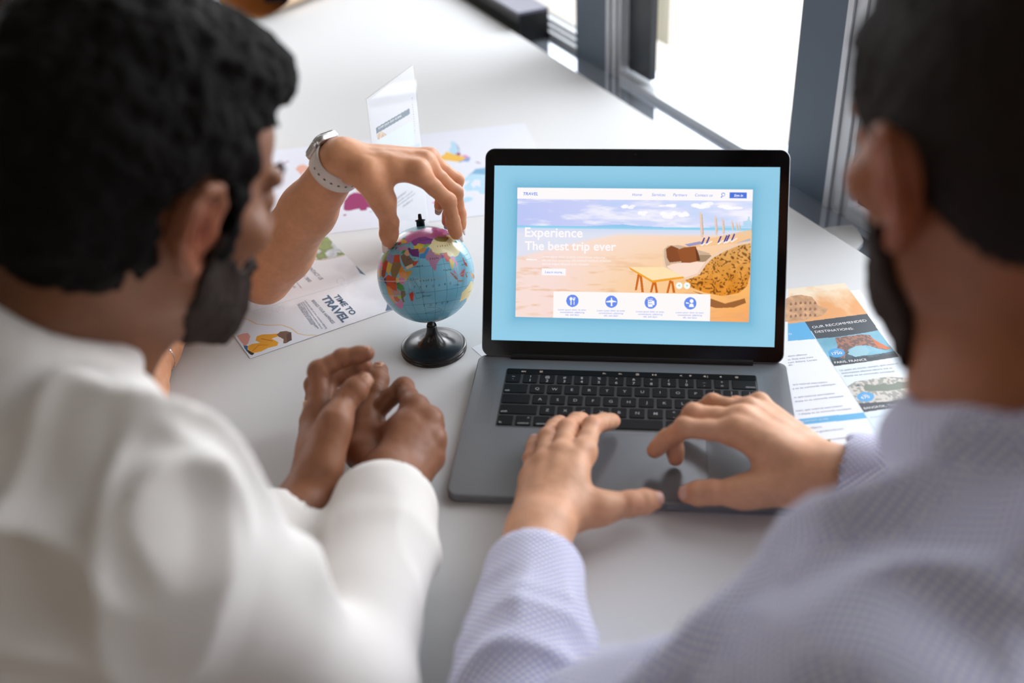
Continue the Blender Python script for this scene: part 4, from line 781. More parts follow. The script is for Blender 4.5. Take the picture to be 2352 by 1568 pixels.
# ================================================================== PEOPLE: bodies grown as one smooth surface from a distance field
def smin(a, b, k):
    if k <= 0: return np.minimum(a, b)
    h = np.maximum(k-np.abs(a-b), 0)/k; return np.minimum(a, b)-h*h*k*0.25
class Field:
    def __init__(s, lo, hi, h):
        s.lo = np.array(lo, float); s.h = h; s.n = np.ceil((np.array(hi)-s.lo)/h).astype(int)+1
        s.ax = [(s.lo[i]+h*np.arange(s.n[i])).astype(np.float32) for i in range(3)]; s.F = np.full(s.n, 1.0, np.float32)
    def sub(s, lo, hi, m):
        i0 = np.maximum(0, np.floor((np.array(lo)-m-s.lo)/s.h).astype(int)); i1 = np.minimum(s.n, np.ceil((np.array(hi)+m-s.lo)/s.h).astype(int)+1)
        if (i1 <= i0).any(): return None
        sl = tuple(slice(a, b) for a, b in zip(i0, i1))
        return sl, s.ax[0][sl[0]][:, None, None], s.ax[1][sl[1]][None, :, None], s.ax[2][sl[2]][None, None, :]
    def put(s, sl, d, k): s.F[sl] = smin(s.F[sl], d.astype(np.float32), k)
    def cone(s, a, b, r1, r2=None, k=0.01, flat=None):
        """tapered limb; flat=(axis, factor) makes its section wider along the axis"""
        r2 = r1 if r2 is None else r2; a = np.asarray(a, float); b = np.asarray(b, float); R_ = max(r1, r2)*(max(1, flat[1]) if flat else 1)
        q = s.sub(np.minimum(a, b)-R_, np.maximum(a, b)+R_, k+4*s.h)
        if q is None: return s
        sl, X, Y, Z = q; d = b-a; L2 = max(d@d, 1e-12)
        t = np.clip(((X-a[0])*d[0]+(Y-a[1])*d[1]+(Z-a[2])*d[2])/L2, 0, 1)
        wx, wy, wz = X-a[0]-t*d[0], Y-a[1]-t*d[1], Z-a[2]-t*d[2]; r = r1+(r2-r1)*t
        if flat:
            n = np.asarray(flat[0], float); n = n/np.linalg.norm(n); g = 1/flat[1]-1; e = (wx*n[0]+wy*n[1]+wz*n[2])*g; wx = wx+e*n[0]; wy = wy+e*n[1]; wz = wz+e*n[2]
        s.put(sl, np.sqrt(wx*wx+wy*wy+wz*wz)-r, k); return s
    def ell(s, c, r, M=None, k=0.01, sub=False):
        c = np.asarray(c, float); r = np.asarray(r, float); M = np.eye(3) if M is None else M; R_ = r.max()
        q = s.sub(c-R_, c+R_, k+4*s.h)
        if q is None: return s
        sl, X, Y, Z = q; x, y, z = X-c[0], Y-c[1], Z-c[2]
        l = [(M[0, i]*x+M[1, i]*y+M[2, i]*z) for i in range(3)]
        k0 = np.sqrt(sum((l[i]/r[i])**2 for i in range(3))); k1 = np.sqrt(sum((l[i]/r[i]**2)**2 for i in range(3)))+1e-9
        d = k0*(k0-1)/k1
        if sub: s.F[sl] = -smin(-s.F[sl], d.astype(np.float32), k)
        else: s.put(sl, d, k)
        return s
    def chain(s, pts, rs, k=0.004, flat=None):
        for i in range(len(pts)-1): s.cone(pts[i], pts[i+1], rs[i], rs[i+1], k, flat)
        return s
    def copy(s): o = Field.__new__(Field); o.lo, o.h, o.n, o.ax = s.lo, s.h, s.n, s.ax; o.F = np.full(s.n, 1.0, np.float32); return o
    def local(s, M, c):
        X, Y, Z = s.ax[0][:, None, None]-c[0], s.ax[1][None, :, None]-c[1], s.ax[2][None, None, :]-c[2]
        return [(M[0, i]*X+M[1, i]*Y+M[2, i]*Z).astype(np.float32) for i in range(3)]
    def surf(s):
        F = s.F; h = s.h; S = F < 0
        nx, ny, nz = (v-1 for v in F.shape)
        cnt = np.zeros((nx, ny, nz), np.int8)
        for i in (0, 1):
            for j in (0, 1):
                for k in (0, 1): cnt += S[i:nx+i, j:ny+j, k:nz+k]
        act = (cnt > 0) & (cnt < 8); idx = np.argwhere(act); vid = np.full((nx, ny, nz), -1, np.int32); vid[act] = np.arange(len(idx))
        C8 = {(i, j, k): F[idx[:, 0]+i, idx[:, 1]+j, idx[:, 2]+k].astype(np.float64) for i in (0, 1) for j in (0, 1) for k in (0, 1)}
        acc = np.zeros((len(idx), 3)); num = np.zeros(len(idx))
        for c0 in C8:
            for a in range(3):
                if c0[a] == 0:
                    c1 = list(c0); c1[a] = 1; f0, f1 = C8[c0], C8[tuple(c1)]; m = (f0 < 0) != (f1 < 0)
                    t = np.where(m, f0/np.where(m, f0-f1, 1), 0); p = np.tile(np.array(c0, float), (len(idx), 1)); p[:, a] = t
                    acc += p*m[:, None]; num += m
        V = s.lo+h*(idx+acc/num[:, None]); Q = []
        for a in range(3):
            b, c = (a+1) % 3, (a+2) % 3
            A = np.moveaxis(S, (a, b, c), (0, 1, 2)); I = np.moveaxis(vid, (a, b, c), (0, 1, 2))
            e = A[:-1, 1:-1, 1:-1] != A[1:, 1:-1, 1:-1]; ii = np.argwhere(e)
            if not len(ii): continue
            x, y, z = ii[:, 0], ii[:, 1]+1, ii[:, 2]+1; q = np.stack([I[x, y-1, z-1], I[x, y, z-1], I[x, y, z], I[x, y-1, z]], 1)
            fl = ~A[x, y, z]; q[fl] = q[fl][:, ::-1]; q = q[(q >= 0).all(1)]; Q.append(q)
        return V, np.concatenate(Q)
def vnormals(V, Q):
    n = np.cross(V[Q[:, 2]]-V[Q[:, 0]], V[Q[:, 3]]-V[Q[:, 1]]); N = np.zeros_like(V)
    for j in range(4): 
        for a in range(3): N[:, a] += np.bincount(Q[:, j], n[:, a], len(V))
    return N/(np.linalg.norm(N, axis=1)[:, None]+1e-12)
def relax(V, Q, it=2, lam=0.5):
    for _ in range(it):
        A = np.zeros_like(V); c = np.zeros(len(V))
        for i, j in ((0, 1), (1, 2), (2, 3), (3, 0)):
            for u, w in ((i, j), (j, i)):
                for a in range(3): A[:, a] += np.bincount(Q[:, u], V[Q[:, w], a], len(V))
                c += np.bincount(Q[:, u], minlength=len(V))
        V = V*(1-lam)+lam*A/c[:, None]
    return V
def noise3(P, s, seed=0, octv=2):
    out = 0; amp = 1; tot = 0
    for o in range(octv):
        G = np.random.RandomState(seed*17+o).rand(32, 32, 32); q = P*s*2**o; i = np.floor(q).astype(int); f = q-i; f = f*f*(3-2*f); r = 0
        for a in (0, 1):
            for b in (0, 1):
                for c in (0, 1): r = r+G[(i[:, 0]+a) % 32, (i[:, 1]+b) % 32, (i[:, 2]+c) % 32]*(f[:, 0] if a else 1-f[:, 0])*(f[:, 1] if b else 1-f[:, 1])*(f[:, 2] if c else 1-f[:, 2])
        out = out+amp*r; tot += amp; amp *= .5
    return out/tot
def HM(yaw, pit, rol):
    yaw, pit, rol = map(math.radians, (yaw, pit, rol)); cz, sz, cx, sx, cy, sy = math.cos(yaw), math.sin(yaw), math.cos(-pit), math.sin(-pit), math.cos(rol), math.sin(rol)
    return np.array([[cz, -sz, 0], [sz, cz, 0], [0, 0, 1]])@np.array([[1, 0, 0], [0, cx, -sx], [0, sx, cx]])@np.array([[cy, 0, sy], [0, 1, 0], [-sy, 0, cy]])
def unit(v): v = np.asarray(v, float); return v/np.linalg.norm(v)
# ---- head in its own frame: x right, y forward, z up, origin between the ear canals
def head_sdf(S, M, o, ears=True, sc=1.0):
    W_ = lambda p: M@(np.array(p, float)*sc)+o
    E_ = lambda c, r, k=.012, sub=False: S.ell(W_(c), np.array(r)*sc, M, k, sub)
    C_ = lambda a, b, r1, r2=None, k=.012: S.cone(W_(a), W_(b), r1*sc, (r1 if r2 is None else r2)*sc, k)
    E_((0, -.014, .046), (.074, .097, .084), .02); E_((0, -.035, .005), (.064, .070, .062), .02)
    E_((0, .040, -.012), (.056, .054, .078), .02); E_((0, .055, .055), (.050, .034, .035), .02)
    for s in (-1, 1):
        C_((s*.052, .008, -.045), (s*.014, .078, -.100), .017, .013, .02); C_((s*.054, .0, -.02), (s*.052, .008, -.05), .018, .017, .02)
        E_((s*.043, .066, -.012), (.018, .020, .018), .014); C_((s*.040, .084, .030), (s*.012, .094, .026), .008, .008, .01)
    E_((0, .082, -.098), (.018, .014, .015), .015); C_((0, .05, -.06), (0, .078, -.075), .035, .026, .02)
    for s in (-1, 1): E_((s*.031, .100, .010), (.015, .014, .011), .008, True); E_((s*.031, .082, .010), (.0135, .0125, .0125), .004)
    C_((0, .096, .022), (0, .116, -.020), .0075, .0105, .010); 
    for s in (-1, 1): E_((s*.011, .108, -.024), (.0075, .009, .007), .006)
    C_((-.018, .094, -.050), (.018, .094, -.050), .0055, None, .006); C_((-.015, .093, -.060), (.015, .093, -.060), .0065, None, .006)
    if ears:
        for s in (-1, 1):
            pts = [(.072, .012, .004), (.078, .012, .020), (.084, .003, .033), (.091, -.012, .034), (.095, -.024, .020), (.092, -.024, .000), (.085, -.016, -.018), (.079, -.004, -.030), (.074, .006, -.024)]
            S.chain([W_((s*x, y, z)) for x, y, z in pts], [.0042*sc]*6+[.0048*sc, .0058*sc, .0045*sc], .003)
            E_((s*.080, -.008, .006), (.0050, .020, .028), .006); E_((s*.086, -.006, .0), (.0050, .0085, .011), .004, True); E_((s*.0765, .010, -.004), (.0045, .0055, .0065), .004)
            S.chain([W_((s*x, y, z)) for x, y, z in ((.084, -.010, .022), (.088, -.014, .008), (.085, -.010, -.010))], [.0030*sc]*3, .003)
# ---- hand: wrist and joints given as real points
HAND = dict(mw=.0125, pip=.0098, dip=.0086, tip=.0074)
def hand_sdf(S, wrist, mcp, fingers, thumb, arm, r=1.0, wrist_r=.023, wflat=None, palm_k=.012, dors=None, knuck=.0022):
    """wrist: point; mcp: 4 knuckles index..little; fingers: 4x [pip, dip, tip]; thumb: [cmc, mcp, ip, tip]; arm: [(point, radius)...] away from the wrist"""
    P = S.copy()
    lat = unit(np.array(mcp[0])-np.array(mcp[3])); ws = [wrist+lat*o*r for o in (.016, .006, -.006, -.016)]
    for i in range(4): P.cone(ws[i], mcp[i], .0150*r, (.0128, .0128, .0118, .0108)[i]*r, palm_k)
    for i in range(3): P.cone((np.array(ws[i])+ws[i+1])/2, (np.array(mcp[i])+mcp[i+1])/2-(np.array(mcp[i])-ws[i])*.08, .0150*r, .0112*r, palm_k)
    th = [np.array(t) for t in thumb]
    P.chain([th[0], th[1]], [.0165*r, .0140*r], palm_k); P.cone(th[0]*.4+th[1]*.6, np.array(mcp[0])*.62+np.array(ws[0])*.38, .0085*r, .0100*r, .018)
    P.cone(wrist, th[0], .018*r, .0165*r, palm_k)
    if dors is not None:
        for i in range(4): P.ell(np.array(mcp[i])+dors*(.0128*r-.0052), [.0078*r, .0078*r, .0066*r+knuck*.4], None, .006); 
        for i in range(4): P.cone(np.array(mcp[i])*.9+ws[i]*.1+dors*.0095*r, np.array(mcp[i])*.35+ws[i]*.65+dors*.0095*r, .0030*r, .0026*r, .008)
    a0 = wrist; r0 = wrist_r
    for p, rr in arm: P.cone(a0, p, r0, rr, .015, wflat); a0, r0 = p, rr
    out = P.F.copy()
    fr = (1.0, 1.02, .96, .84)
    for i in range(4):
        Fi = S.copy(); m = np.array(mcp[i]); p, d, t = map(np.array, fingers[i]); q = r*fr[i]
        Fi.chain([m, m*.5+p*.5, p, p*.5+d*.5, d, t], [.0122*q, .0100*q, .0098*q, .0086*q, .0085*q, .0076*q], .003)
        bend = unit(p-(m+d)/2+1e-6) ; Fi.ell(p, [.0102*q]*3, None, .004); Fi.ell(d, [.0088*q]*3, None, .004)
        Fi.ell(d*.35+t*.65, [.0084*q]*3, None, .004)
        out = np.minimum(out, smin(P.F, Fi.F, .009))
    Fi = S.copy(); Fi.chain([th[1], th[1]*.5+th[2]*.5, th[2], th[2]*.45+th[3]*.55, th[3]], [.0138*r, .0115*r, .0112*r, .0118*r, .0088*r], .004); Fi.ell(th[2], [.0116*r]*3, None, .004)
    out = np.minimum(out, smin(P.F, Fi.F, .012))
    S.F = smin(S.F, out, .012)
def nail(parent, dip, tip, nrm, rr, m, L=.0115, wide=.85, over=0.0, lab=None):
    """curved plate on the back of a fingertip"""
    d = unit(np.array(tip)-dip); n = unit(nrm-d*(nrm@d)); sd = np.cross(d, n); V = []; nu, nv = 11, 12
    for j in range(nv+1):
        v = j/nv; wv = wide*(math.sqrt(max(0, 1-(2*v-1)**2*(.55 if over == 0 else .75))))
        if over > 0 and v > .55: wv = wide*(.93-1.25*(v-.55)**1.3) if v < 1 else wide*.30
        for i in range(nu):
            u = (2*i/(nu-1)-1); a = u*wv*1.15; rad = rr+.0004-.0009*(abs(u)**3)
            V.append(np.array(tip)+d*(-L*.62+v*(L+over)+.001)+sd*math.sin(a)*rad+n*(math.cos(a)*rad-(.0016*max(0, v-.5)*2 if over == 0 else .0012*v)))
    Fc = [(j*nu+i, j*nu+i+1, (j+1)*nu+i+1, (j+1)*nu+i) for j in range(nv) for i in range(nu-1)]
    V = off_globe(np.array(V)); V = off_globe(V*1.0)
    o = mesh('fingernail', V, Fc, m, parent, smooth=True); md = o.modifiers.new('t', 'SOLIDIFY'); md.thickness = .0006; md.offset = 0
    return o
def skin_cols(V, base, red, spots, seed=1, extra=None):
    base, red = lin(base), lin(red); w_ = np.zeros(len(V))
    for p, r in spots: w_ = np.maximum(w_, np.exp(-((V-np.array(p))**2).sum(1)/(r*r)))
    n = noise3(V, 55, seed)-.5; n2 = noise3(V, 260, seed+3)-.5
    c = base[None]*(1+n[:, None]*.28+n2[:, None]*.14); w_ = np.clip(w_*.8+n*.25, 0, 1)[:, None]; return np.clip(c*(1-w_)+red[None]*w_, 0, 1)
def groove(V, N, p, axis, wd, ln, depth):
    """fine crease across a finger: pushes the skin in along a line through p with direction axis"""
    axis = unit(axis); q = V-np.array(p); a = q@axis; perp = q-a[:, None]*axis
    return V, a, perp
def rest_on_table(V, lo=-.07):
    """flesh and cloth flatten where they lie on the table top"""
    V = V.copy(); x, y, z = V.T; edge = np.interp(y, [-.5, 2.25], [-.72, -1.25])
    m = (z < .0012) & (z > lo) & (y > -.506) & (x > edge-.006); V[m, 2] = .0012; return V
def off_globe(V):
    V = V.copy(); q = V-GC; d = np.linalg.norm(q, axis=1); m = d < GR+.0005; V[m] = GC+q[m]/d[m][:, None]*(GR+.0005); return V
def M_skin_mat(name, rough=.48): return mat(name, None, rough, attr='Col', sub=0, spec=.4, bump=(700, .22, .0004))
def fold_disp(V, N, dirs, calm=()):
    """cloth folds: ridged noise drawn out along a direction; dirs = [(direction, width, height, seed)]; calm = [(point, radius)] stays smooth"""
    w_ = np.ones(len(V))
    for p, r in calm: w_ = np.minimum(w_, np.clip((np.linalg.norm(V-np.array(p), axis=1)-r)/.06, 0.08, 1))
    d = np.zeros(len(V))
    for ax, wl, am, sd in dirs:
        ax = unit(ax); a = (V@ax)[:, None]*ax; q = (V-a)/wl*.5+a/(wl*5); q = q+(noise3(V, 9, sd+3)-.5)[:, None]*1.1
        n = noise3(q, 1.0, sd, 1); r = np.clip(1-np.abs(2*n-1)*1.9, 0, 1)**1.3; d += am*r*np.clip(noise3(V, 6, sd+5)*2.2-.5, 0, 1)
    return V+N*(d*w_)[:, None]
DBG = []
def bone(n, a, b): DBG.append((n, round(float(np.linalg.norm(np.array(a)-b))*1000)))
def handbones(n, wrist, mcp, fingers, thumb):
    for i in range(4):
        bone(n+'m%d' % i, wrist, mcp[i]); bone('p', mcp[i], fingers[i][0]); bone('i', fingers[i][0], fingers[i][1]); bone('d', fingers[i][1], fingers[i][2])
        DBG.append(('z', [round(float(q[2])*1000) for q in (mcp[i], *fingers[i])]))
    bone(n+'t', thumb[0], thumb[1]); bone('t', thumb[1], thumb[2]); bone('t', thumb[2], thumb[3]); DBG.append(('tz', [round(float(q[2])*1000) for q in thumb]))
def join(parts):
    V = []; Q = []; Cc = []; n = 0
    for v, q, c in parts: V.append(v); Q.append(q+n); Cc.append(c); n += len(v)
    return np.concatenate(V), np.concatenate(Q), np.concatenate(Cc)
def hand_part(wrist, mcp, fingers, thumb, arm, r, wr, dors, base, red, h=.0016, wflat=None, seed=1, name=''):
    handbones(name, wrist, mcp, fingers, thumb)
    pts = np.array([wrist, *mcp, *[p for f in fingers for p in f], *thumb, *[a[0] for a in arm]]); R_ = max([wr]+[a[1] for a in arm])+.012
    S = Field(pts.min(0)-R_, pts.max(0)+R_, h); hand_sdf(S, wrist, mcp, fingers, thumb, arm, r, wr, wflat, dors=dors); V, Q = S.surf(); N = vnormals(V, Q)
    sp = [(m, .010*r) for m in mcp]+[(f[0], .009*r) for f in fingers]+[(f[2], .008*r) for f in fingers]+[(thumb[2], .010*r), (thumb[3], .010*r)]
    # creases on the backs / fronts of the finger joints
    for f, m in list(zip(fingers, mcp))+[(thumb[2:4]+[thumb[3]], thumb[1])]:
        for p, nx in ((f[0], f[1]),) + (((f[1], f[2]),) if f is not thumb else ()):
            ax = unit(np.array(nx)-p+1e-9); t = (V-np.array(p))@ax; dd = np.linalg.norm(V-np.array(p), axis=1); w_ = (dd < .014*r)
            for o in (-.0016, .0006, .0026): V = V-N*((np.exp(-((t-o)/.0006)**2)*.00055)*w_)[:, None]
    # veins / tendons: very soft relief
    V = V+N*((noise3(V, 75, seed+9)-.5)*.0012)[:, None]
    V = off_globe(rest_on_table(V)); return V, Q, skin_cols(V, base, red, sp, seed)
def shirt_mesh(name, S, parent, m, folds, uvf=None, it=1, calm=()):
    V, Q = S.surf(); V = relax(V, Q, it); N = vnormals(V, Q); V = fold_disp(V, N, folds, calm); V = rest_on_table(relax(V, Q, 1, .4))
    return mesh(name, V, Q, m, parent, smooth=True, uv=(uvf(V, vnormals(V, Q)) if uvf else None))
def cut_open(S, a, b, r, k=.003):
    """hollow out a cuff or collar opening along a->b (b outside)"""
    T_ = S.copy(); T_.cone(a, b, r, r, 0.001); S.F = -smin(-S.F, T_.F, k)
# ------------------------------------------------------------------ man on the left
MS_d = M_skin_mat('brown_skin', .45)
SK1, RD1 = (146, 98, 72), (128, 74, 52)
LM = HM(-34.7, 24, 3.6); LO = np.array([-.354, -.340, .383])
C7 = LM@np.array([0, -.060, -.105])+LO+np.array([-.044, .0, -.008])
RS = at(318, 1232, d=.70); RE = at(790, 1640, z=.056); LS = C7+np.array([-.165, .075, -.055]); LE = at(400, 1430, z=.06)
bone('LM RS-RE', RS, RE); bone('C7-RS', C7, RS); DBG.append(('RS', RS.round(3).tolist(), 'C7', C7.round(3).tolist(), 'LS', LS.round(3).tolist(), 'LE', LE.round(3).tolist()))
man1 = empty('person', (-.37, -.80, -.25), 'dark-haired bearded person in a white shirt at the left, hands clasped on the table', 'person')
# right hand (fist) and left hand
wB = at(897, 1112, z=.046)
mB = [at(952, 938, z=.066), at(984, 966, z=.062), at(993, 1012, z=.050), at(990, 1056, z=.036)]
iB = seg(mB[0], (927, 890), .042, 1); iB2 = seg(iB, (898, 912), .026, 0); iB3 = seg(iB2, (874, 938), .022, 0)
hd = unit((mB[1]-wB)*[1, 1, 0]); lt = unit(np.cross(UZ, hd))
def curl(m, a, b, c): 
    p = m+hd*a[0]-UZ*a[1]+lt*a[2]; d = p+hd*b[0]-UZ*b[1]+lt*b[2]; t = d+hd*c[0]-UZ*c[1]+lt*c[2]; return [p, d, t]
fB = [[iB, iB2, iB3], curl(mB[1], (.022, .026, .008), (-.010, .014, .016), (-.018, -.002, .012)), curl(mB[2], (.016, .026, .010), (-.012, .008, .016), (-.018, -.002, .008)), curl(mB[3], (.012, .014, .012), (-.010, .004, .016), (-.014, -.002, .008))]
tB = [at(834, 1038, d=1.075), at(848, 966, d=1.105), at(860, 898, d=1.125), at(872, 850, d=1.14)]
hvB = hand_part(wB, mB, fB, tB, [(wB*.6+RE*.4, .033), (RE, .043)], 1.04, .0275, unit(np.cross(mB[0]-wB, mB[3]-wB))*(1 if np.cross(mB[0]-wB, mB[3]-wB)[2] > 0 else -1), SK1, RD1, seed=3, name='B')
wA = at(703, 1165, d=1.000)
mA = [at(734, 950, d=1.045), at(738, 955, d=1.067), at(726, 966, d=1.088), at(722, 985, d=1.108)]
fA = [[at(732, 852, d=1.055), at(787, 822, d=1.060), at(842, 812, d=1.060)], [at(752, 868, d=1.080), at(800, 858, d=1.086), at(838, 838, d=1.086)], [at(722, 884, d=1.106), at(760, 872, d=1.118), at(796, 866, d=1.124)], [at(722, 915, d=1.128), at(748, 905, d=1.14), at(772, 905, d=1.146)]]
tA = [at(742, 1070, d=1.000), at(770, 970, d=1.012), at(794, 918, d=1.032), at(836, 874, d=1.040)]
hvA = hand_part(wA, mA, fA, tA, [(wA*.7+LE*.3, .032), (LE, .042)], 1.04, .0285, unit(CR*-1), SK1, RD1, seed=5, name='A')
# head, neck, upper torso
S = Field((-.62, -.72, .10), (-.17, -.17, .56), .0026)
head_sdf(S, LM, LO)
S.cone(LM@np.array([0, -.030, -.03])+LO, C7+np.array([.015, .03, -.01]), .056, .062, .03); S.cone(LM@np.array([0, .02, -.075])+LO, C7+np.array([.030, .045, -.05]), .040, .044, .03)
S.cone(C7+np.array([.015, .02, -.02]), C7+np.array([.03, -.06, -.14]), .07, .10, .04); S.cone(C7, RS*.7+C7*.3, .042, .040, .03); S.cone(C7, LS*.75+C7*.25, .05, .045, .04)
Fhead = S; V, Q = S.surf(); V = relax(V, Q, 1)
hl = (V-LO)@LM       # head-local coordinates
c_ = skin_cols(V, (124, 80, 54), (140, 74, 50), [(LM@np.array([.086, -.005, 0])+LO, .03)], 2)
VV, QQ, CC = join([(V, Q, c_), hvB, hvA])
body1 = mesh('body', VV, QQ, MS_d, man1, smooth=True, cols=CC)
# hair: thick dark curls
M_hair1 = mat('near_black_hair', (22, 19, 17), .75, spec=.12, bump=(240, .8, .004), mix=((11, 10, 10), 60))
def hair_mesh(name, fill, cut, M, O, lo, hi, m, parent, amp, sc, h=.003, seed=1, amp2=.0):
    S = Field(lo, hi, h); fill(S); L = S.local(M, O); S.F = np.maximum(S.F, cut(*L).astype(np.float32)); V, Q = S.surf(); V = relax(V, Q, 2); N = vnormals(V, Q)
    n = noise3(V, sc, seed, 3); r = 1-np.abs(2*n-1)*2; V = V+N*(amp*(r-.35))[:, None]; V = V+N*(amp2*(noise3(V, sc*3.2, seed+4, 2)-.5))[:, None]
    return mesh(name, V, Q, m, parent, smooth=True)
LW = lambda p: LM@np.array(p, float)+LO
def fill1(S):
    S.ell(LW((0, -.022, .054)), (.086, .106, .096), LM, .02); S.ell(LW((0, -.052, -.012)), (.072, .062, .055), LM, .03)
    S.ell(LW((.004, .036, .106)), (.062, .044, .030), LM, .02); S.ell(LW((.012, .060, .104)), (.044, .028, .024), LM, .015); S.ell(LW((0, -.014, .114)), (.066, .074, .032), LM, .02)
    S.ell(LW((.052, .036, .060)), (.022, .034, .036), LM, .015); S.ell(LW((-.052, .036, .060)), (.022, .034, .036), LM, .015)
    for s in (-1, 1): S.cone(LW((s*.068, .026, .045)), LW((s*.064, .026, -.015)), .0135, .010, .008)
def cut1(x, y, z):   # keep only the hair region: positive = removed
    face = np.minimum(y-.062-.5*np.clip(z-.07, -.2, .2)*0, .088-z)                 # in front of and below the forehead line
    low = -(z+.012-np.clip((-y+.0)*1.05, -.02, .046)*-1.0)                                     # nape line drops towards the back
    low = np.where(y > .012, -(z+.030), low); side = np.minimum(y-.036, .074-z)
    earhole = .030-np.sqrt((y+.004)**2+((z-.004)*.85)**2+0*x); earhole = np.where(np.abs(x) > .05, earhole, -1)
    return np.maximum(np.maximum(np.maximum(face, low), side), earhole)
hair_mesh('hair', fill1, cut1, LM, LO, (-.54, -.54, .22), (-.16, -.14, .60), M_hair1, man1, .0060, 42, seed=4, amp2=.004)
M_beard1 = mat('dark_beard', (50, 37, 30), .8, spec=.2, bump=(420, .8, .003), mix=((28, 22, 20), 70))
def beard(Fh, M, O, m, parent, off, cutf, name='beard', seed=2):
    T_ = Field.__new__(Field); T_.lo, T_.h, T_.n, T_.ax = Fh.lo, Fh.h, Fh.n, Fh.ax; L = T_.local(M, O); reg = cutf(*L).astype(np.float32)
    T_.F = np.maximum(Fh.F-off, reg*.6); V, Q = T_.surf(); V = relax(V, Q, 2); N = vnormals(V, Q); V = V+N*((noise3(V, 120, seed, 2)-.5)*.004)[:, None]
    return mesh(name, V, Q, m, parent, smooth=True)
def bcut1(x, y, z, ck=(.004, .004, -.014, -.040, -.046, -.046), lo=-.116, bk=(.062, .034, .006, .010, .016)):
    cheek = np.interp(y, [-.02, .012, .03, .06, .075, .2], ck).astype(np.float32)
    top = np.where((np.abs(x) < .034) & (y > .072), np.minimum(z-cheek, z+.040), z-cheek); back = np.interp(z, [-.13, -.10, -.06, -.01, .01], bk)-y
    mouth = .30*(.016-np.sqrt((x*.55)**2+(y-.100)**2+((z+.055)*1.5)**2)); return np.maximum(np.maximum(top, back), np.maximum(mouth, lo-z))
beard(Fhead, LM, LO, M_beard1, man1, .0048, bcut1)
for s in (-1, 1):
    b = MB(); b.tube([LW((s*.046, .084, .030)), LW((s*.036, .095, .036)), LW((s*.024, .102, .036)), LW((s*.012, .104, .030))], [.001, .0020, .0024, .0015], 8); b.build('eyebrow', M_beard1, man1, True)
for s in (-1, 1):
    b = MB(); b.lathe([(.0001, .0018), (.0035, .0012), (.0055, 0)], LW((s*.031, .0940, .010)), 16, ax=np.array([LM[:, 0], LM[:, 2]*-1, LM[:, 1]])); b.build('iris', mat('iris_brown', (40, 26, 18), .15), man1, True)
# shirt
def weave(name, c0, c1=None, sc=290.0, rough=.85):
    m = bpy.data.materials.new(name); m.use_nodes = True; t = m.node_tree; b = t.nodes['Principled BSDF']; b.inputs['Roughness'].default_value = rough; b.inputs['Specular IOR Level'].default_value = .2
    b.inputs['Sheen Weight'].default_value = .15; b.inputs['Base Color'].default_value = tuple(lin(c0))+(1,)
    if c1 is not None:
        a = t.nodes.new('ShaderNodeAttribute'); a.attribute_name = 'tuv'; sx = t.nodes.new('ShaderNodeSeparateXYZ'); t.links.new(a.outputs['Vector'], sx.inputs[0]); res = []
        for i in range(2):
            mu = t.nodes.new('ShaderNodeMath'); mu.operation = 'MULTIPLY'; mu.inputs[1].default_value = 2*PI*sc; t.links.new(sx.outputs[i], mu.inputs[0])
            si = t.nodes.new('ShaderNodeMath'); si.operation = 'SINE'; t.links.new(mu.outputs[0], si.inputs[0]); ad = t.nodes.new('ShaderNodeMath'); ad.operation = 'MULTIPLY_ADD'; ad.inputs[1].default_value = 1; ad.inputs[2].default_value = 0; t.links.new(si.outputs[0], ad.inputs[0]); res.append(ad)
        pr = t.nodes.new('ShaderNodeMath'); pr.operation = 'MULTIPLY'; t.links.new(res[0].outputs[0], pr.inputs[0]); t.links.new(res[1].outputs[0], pr.inputs[1])
        rp = t.nodes.new('ShaderNodeValToRGB'); rp.color_ramp.elements[0].position = .50; rp.color_ramp.elements[1].position = .66; rp.color_ramp.elements[0].color = tuple(lin(c0))+(1,); rp.color_ramp.elements[1].color = tuple(lin(c1))+(1,)
        hf = t.nodes.new('ShaderNodeMath'); hf.operation = 'MULTIPLY_ADD'; hf.inputs[1].default_value = .5; hf.inputs[2].default_value = .5; t.links.new(pr.outputs[0], hf.inputs[0]); t.links.new(hf.outputs[0], rp.inputs[0]); t.links.new(rp.outputs[0], b.inputs['Base Color'])
    return m
M_shirt1 = weave('white_cotton', (232, 228, 224))
S = Field((-.80, -1.02, -.30), (-.10, -.20, .40), .0034)
r1 = np.array([.90, -.42, 0]); dn1 = unit(np.array([.05, -.36, -.42]))
S.cone(C7+dn1*.10+UZ*.0, C7+dn1*.30, .092, .108, .06, flat=(r1, 1.55)); S.cone(C7+dn1*.30, C7+dn1*.56, .108, .112, .05, flat=(r1, 1.40))
S.cone(C7+np.array([0, -.005, -.035]), RS+UZ*.0, .055, .066, .06); S.cone(C7+np.array([0, -.005, -.035]), LS, .055, .066, .06)
S.cone(RS, RE, .066, .050, .05); S.cone(LS, LE, .070, .055, .05)
cfB = wB+(RE-wB)*.15; cfA = wA+(LE-wA)*.26
S.cone(RE, cfB, .050, .043, .03); S.cone(cfB+(RE-wB)*.16, cfB, .044, .043, .01); S.cone(LE, cfA, .052, .043, .03)
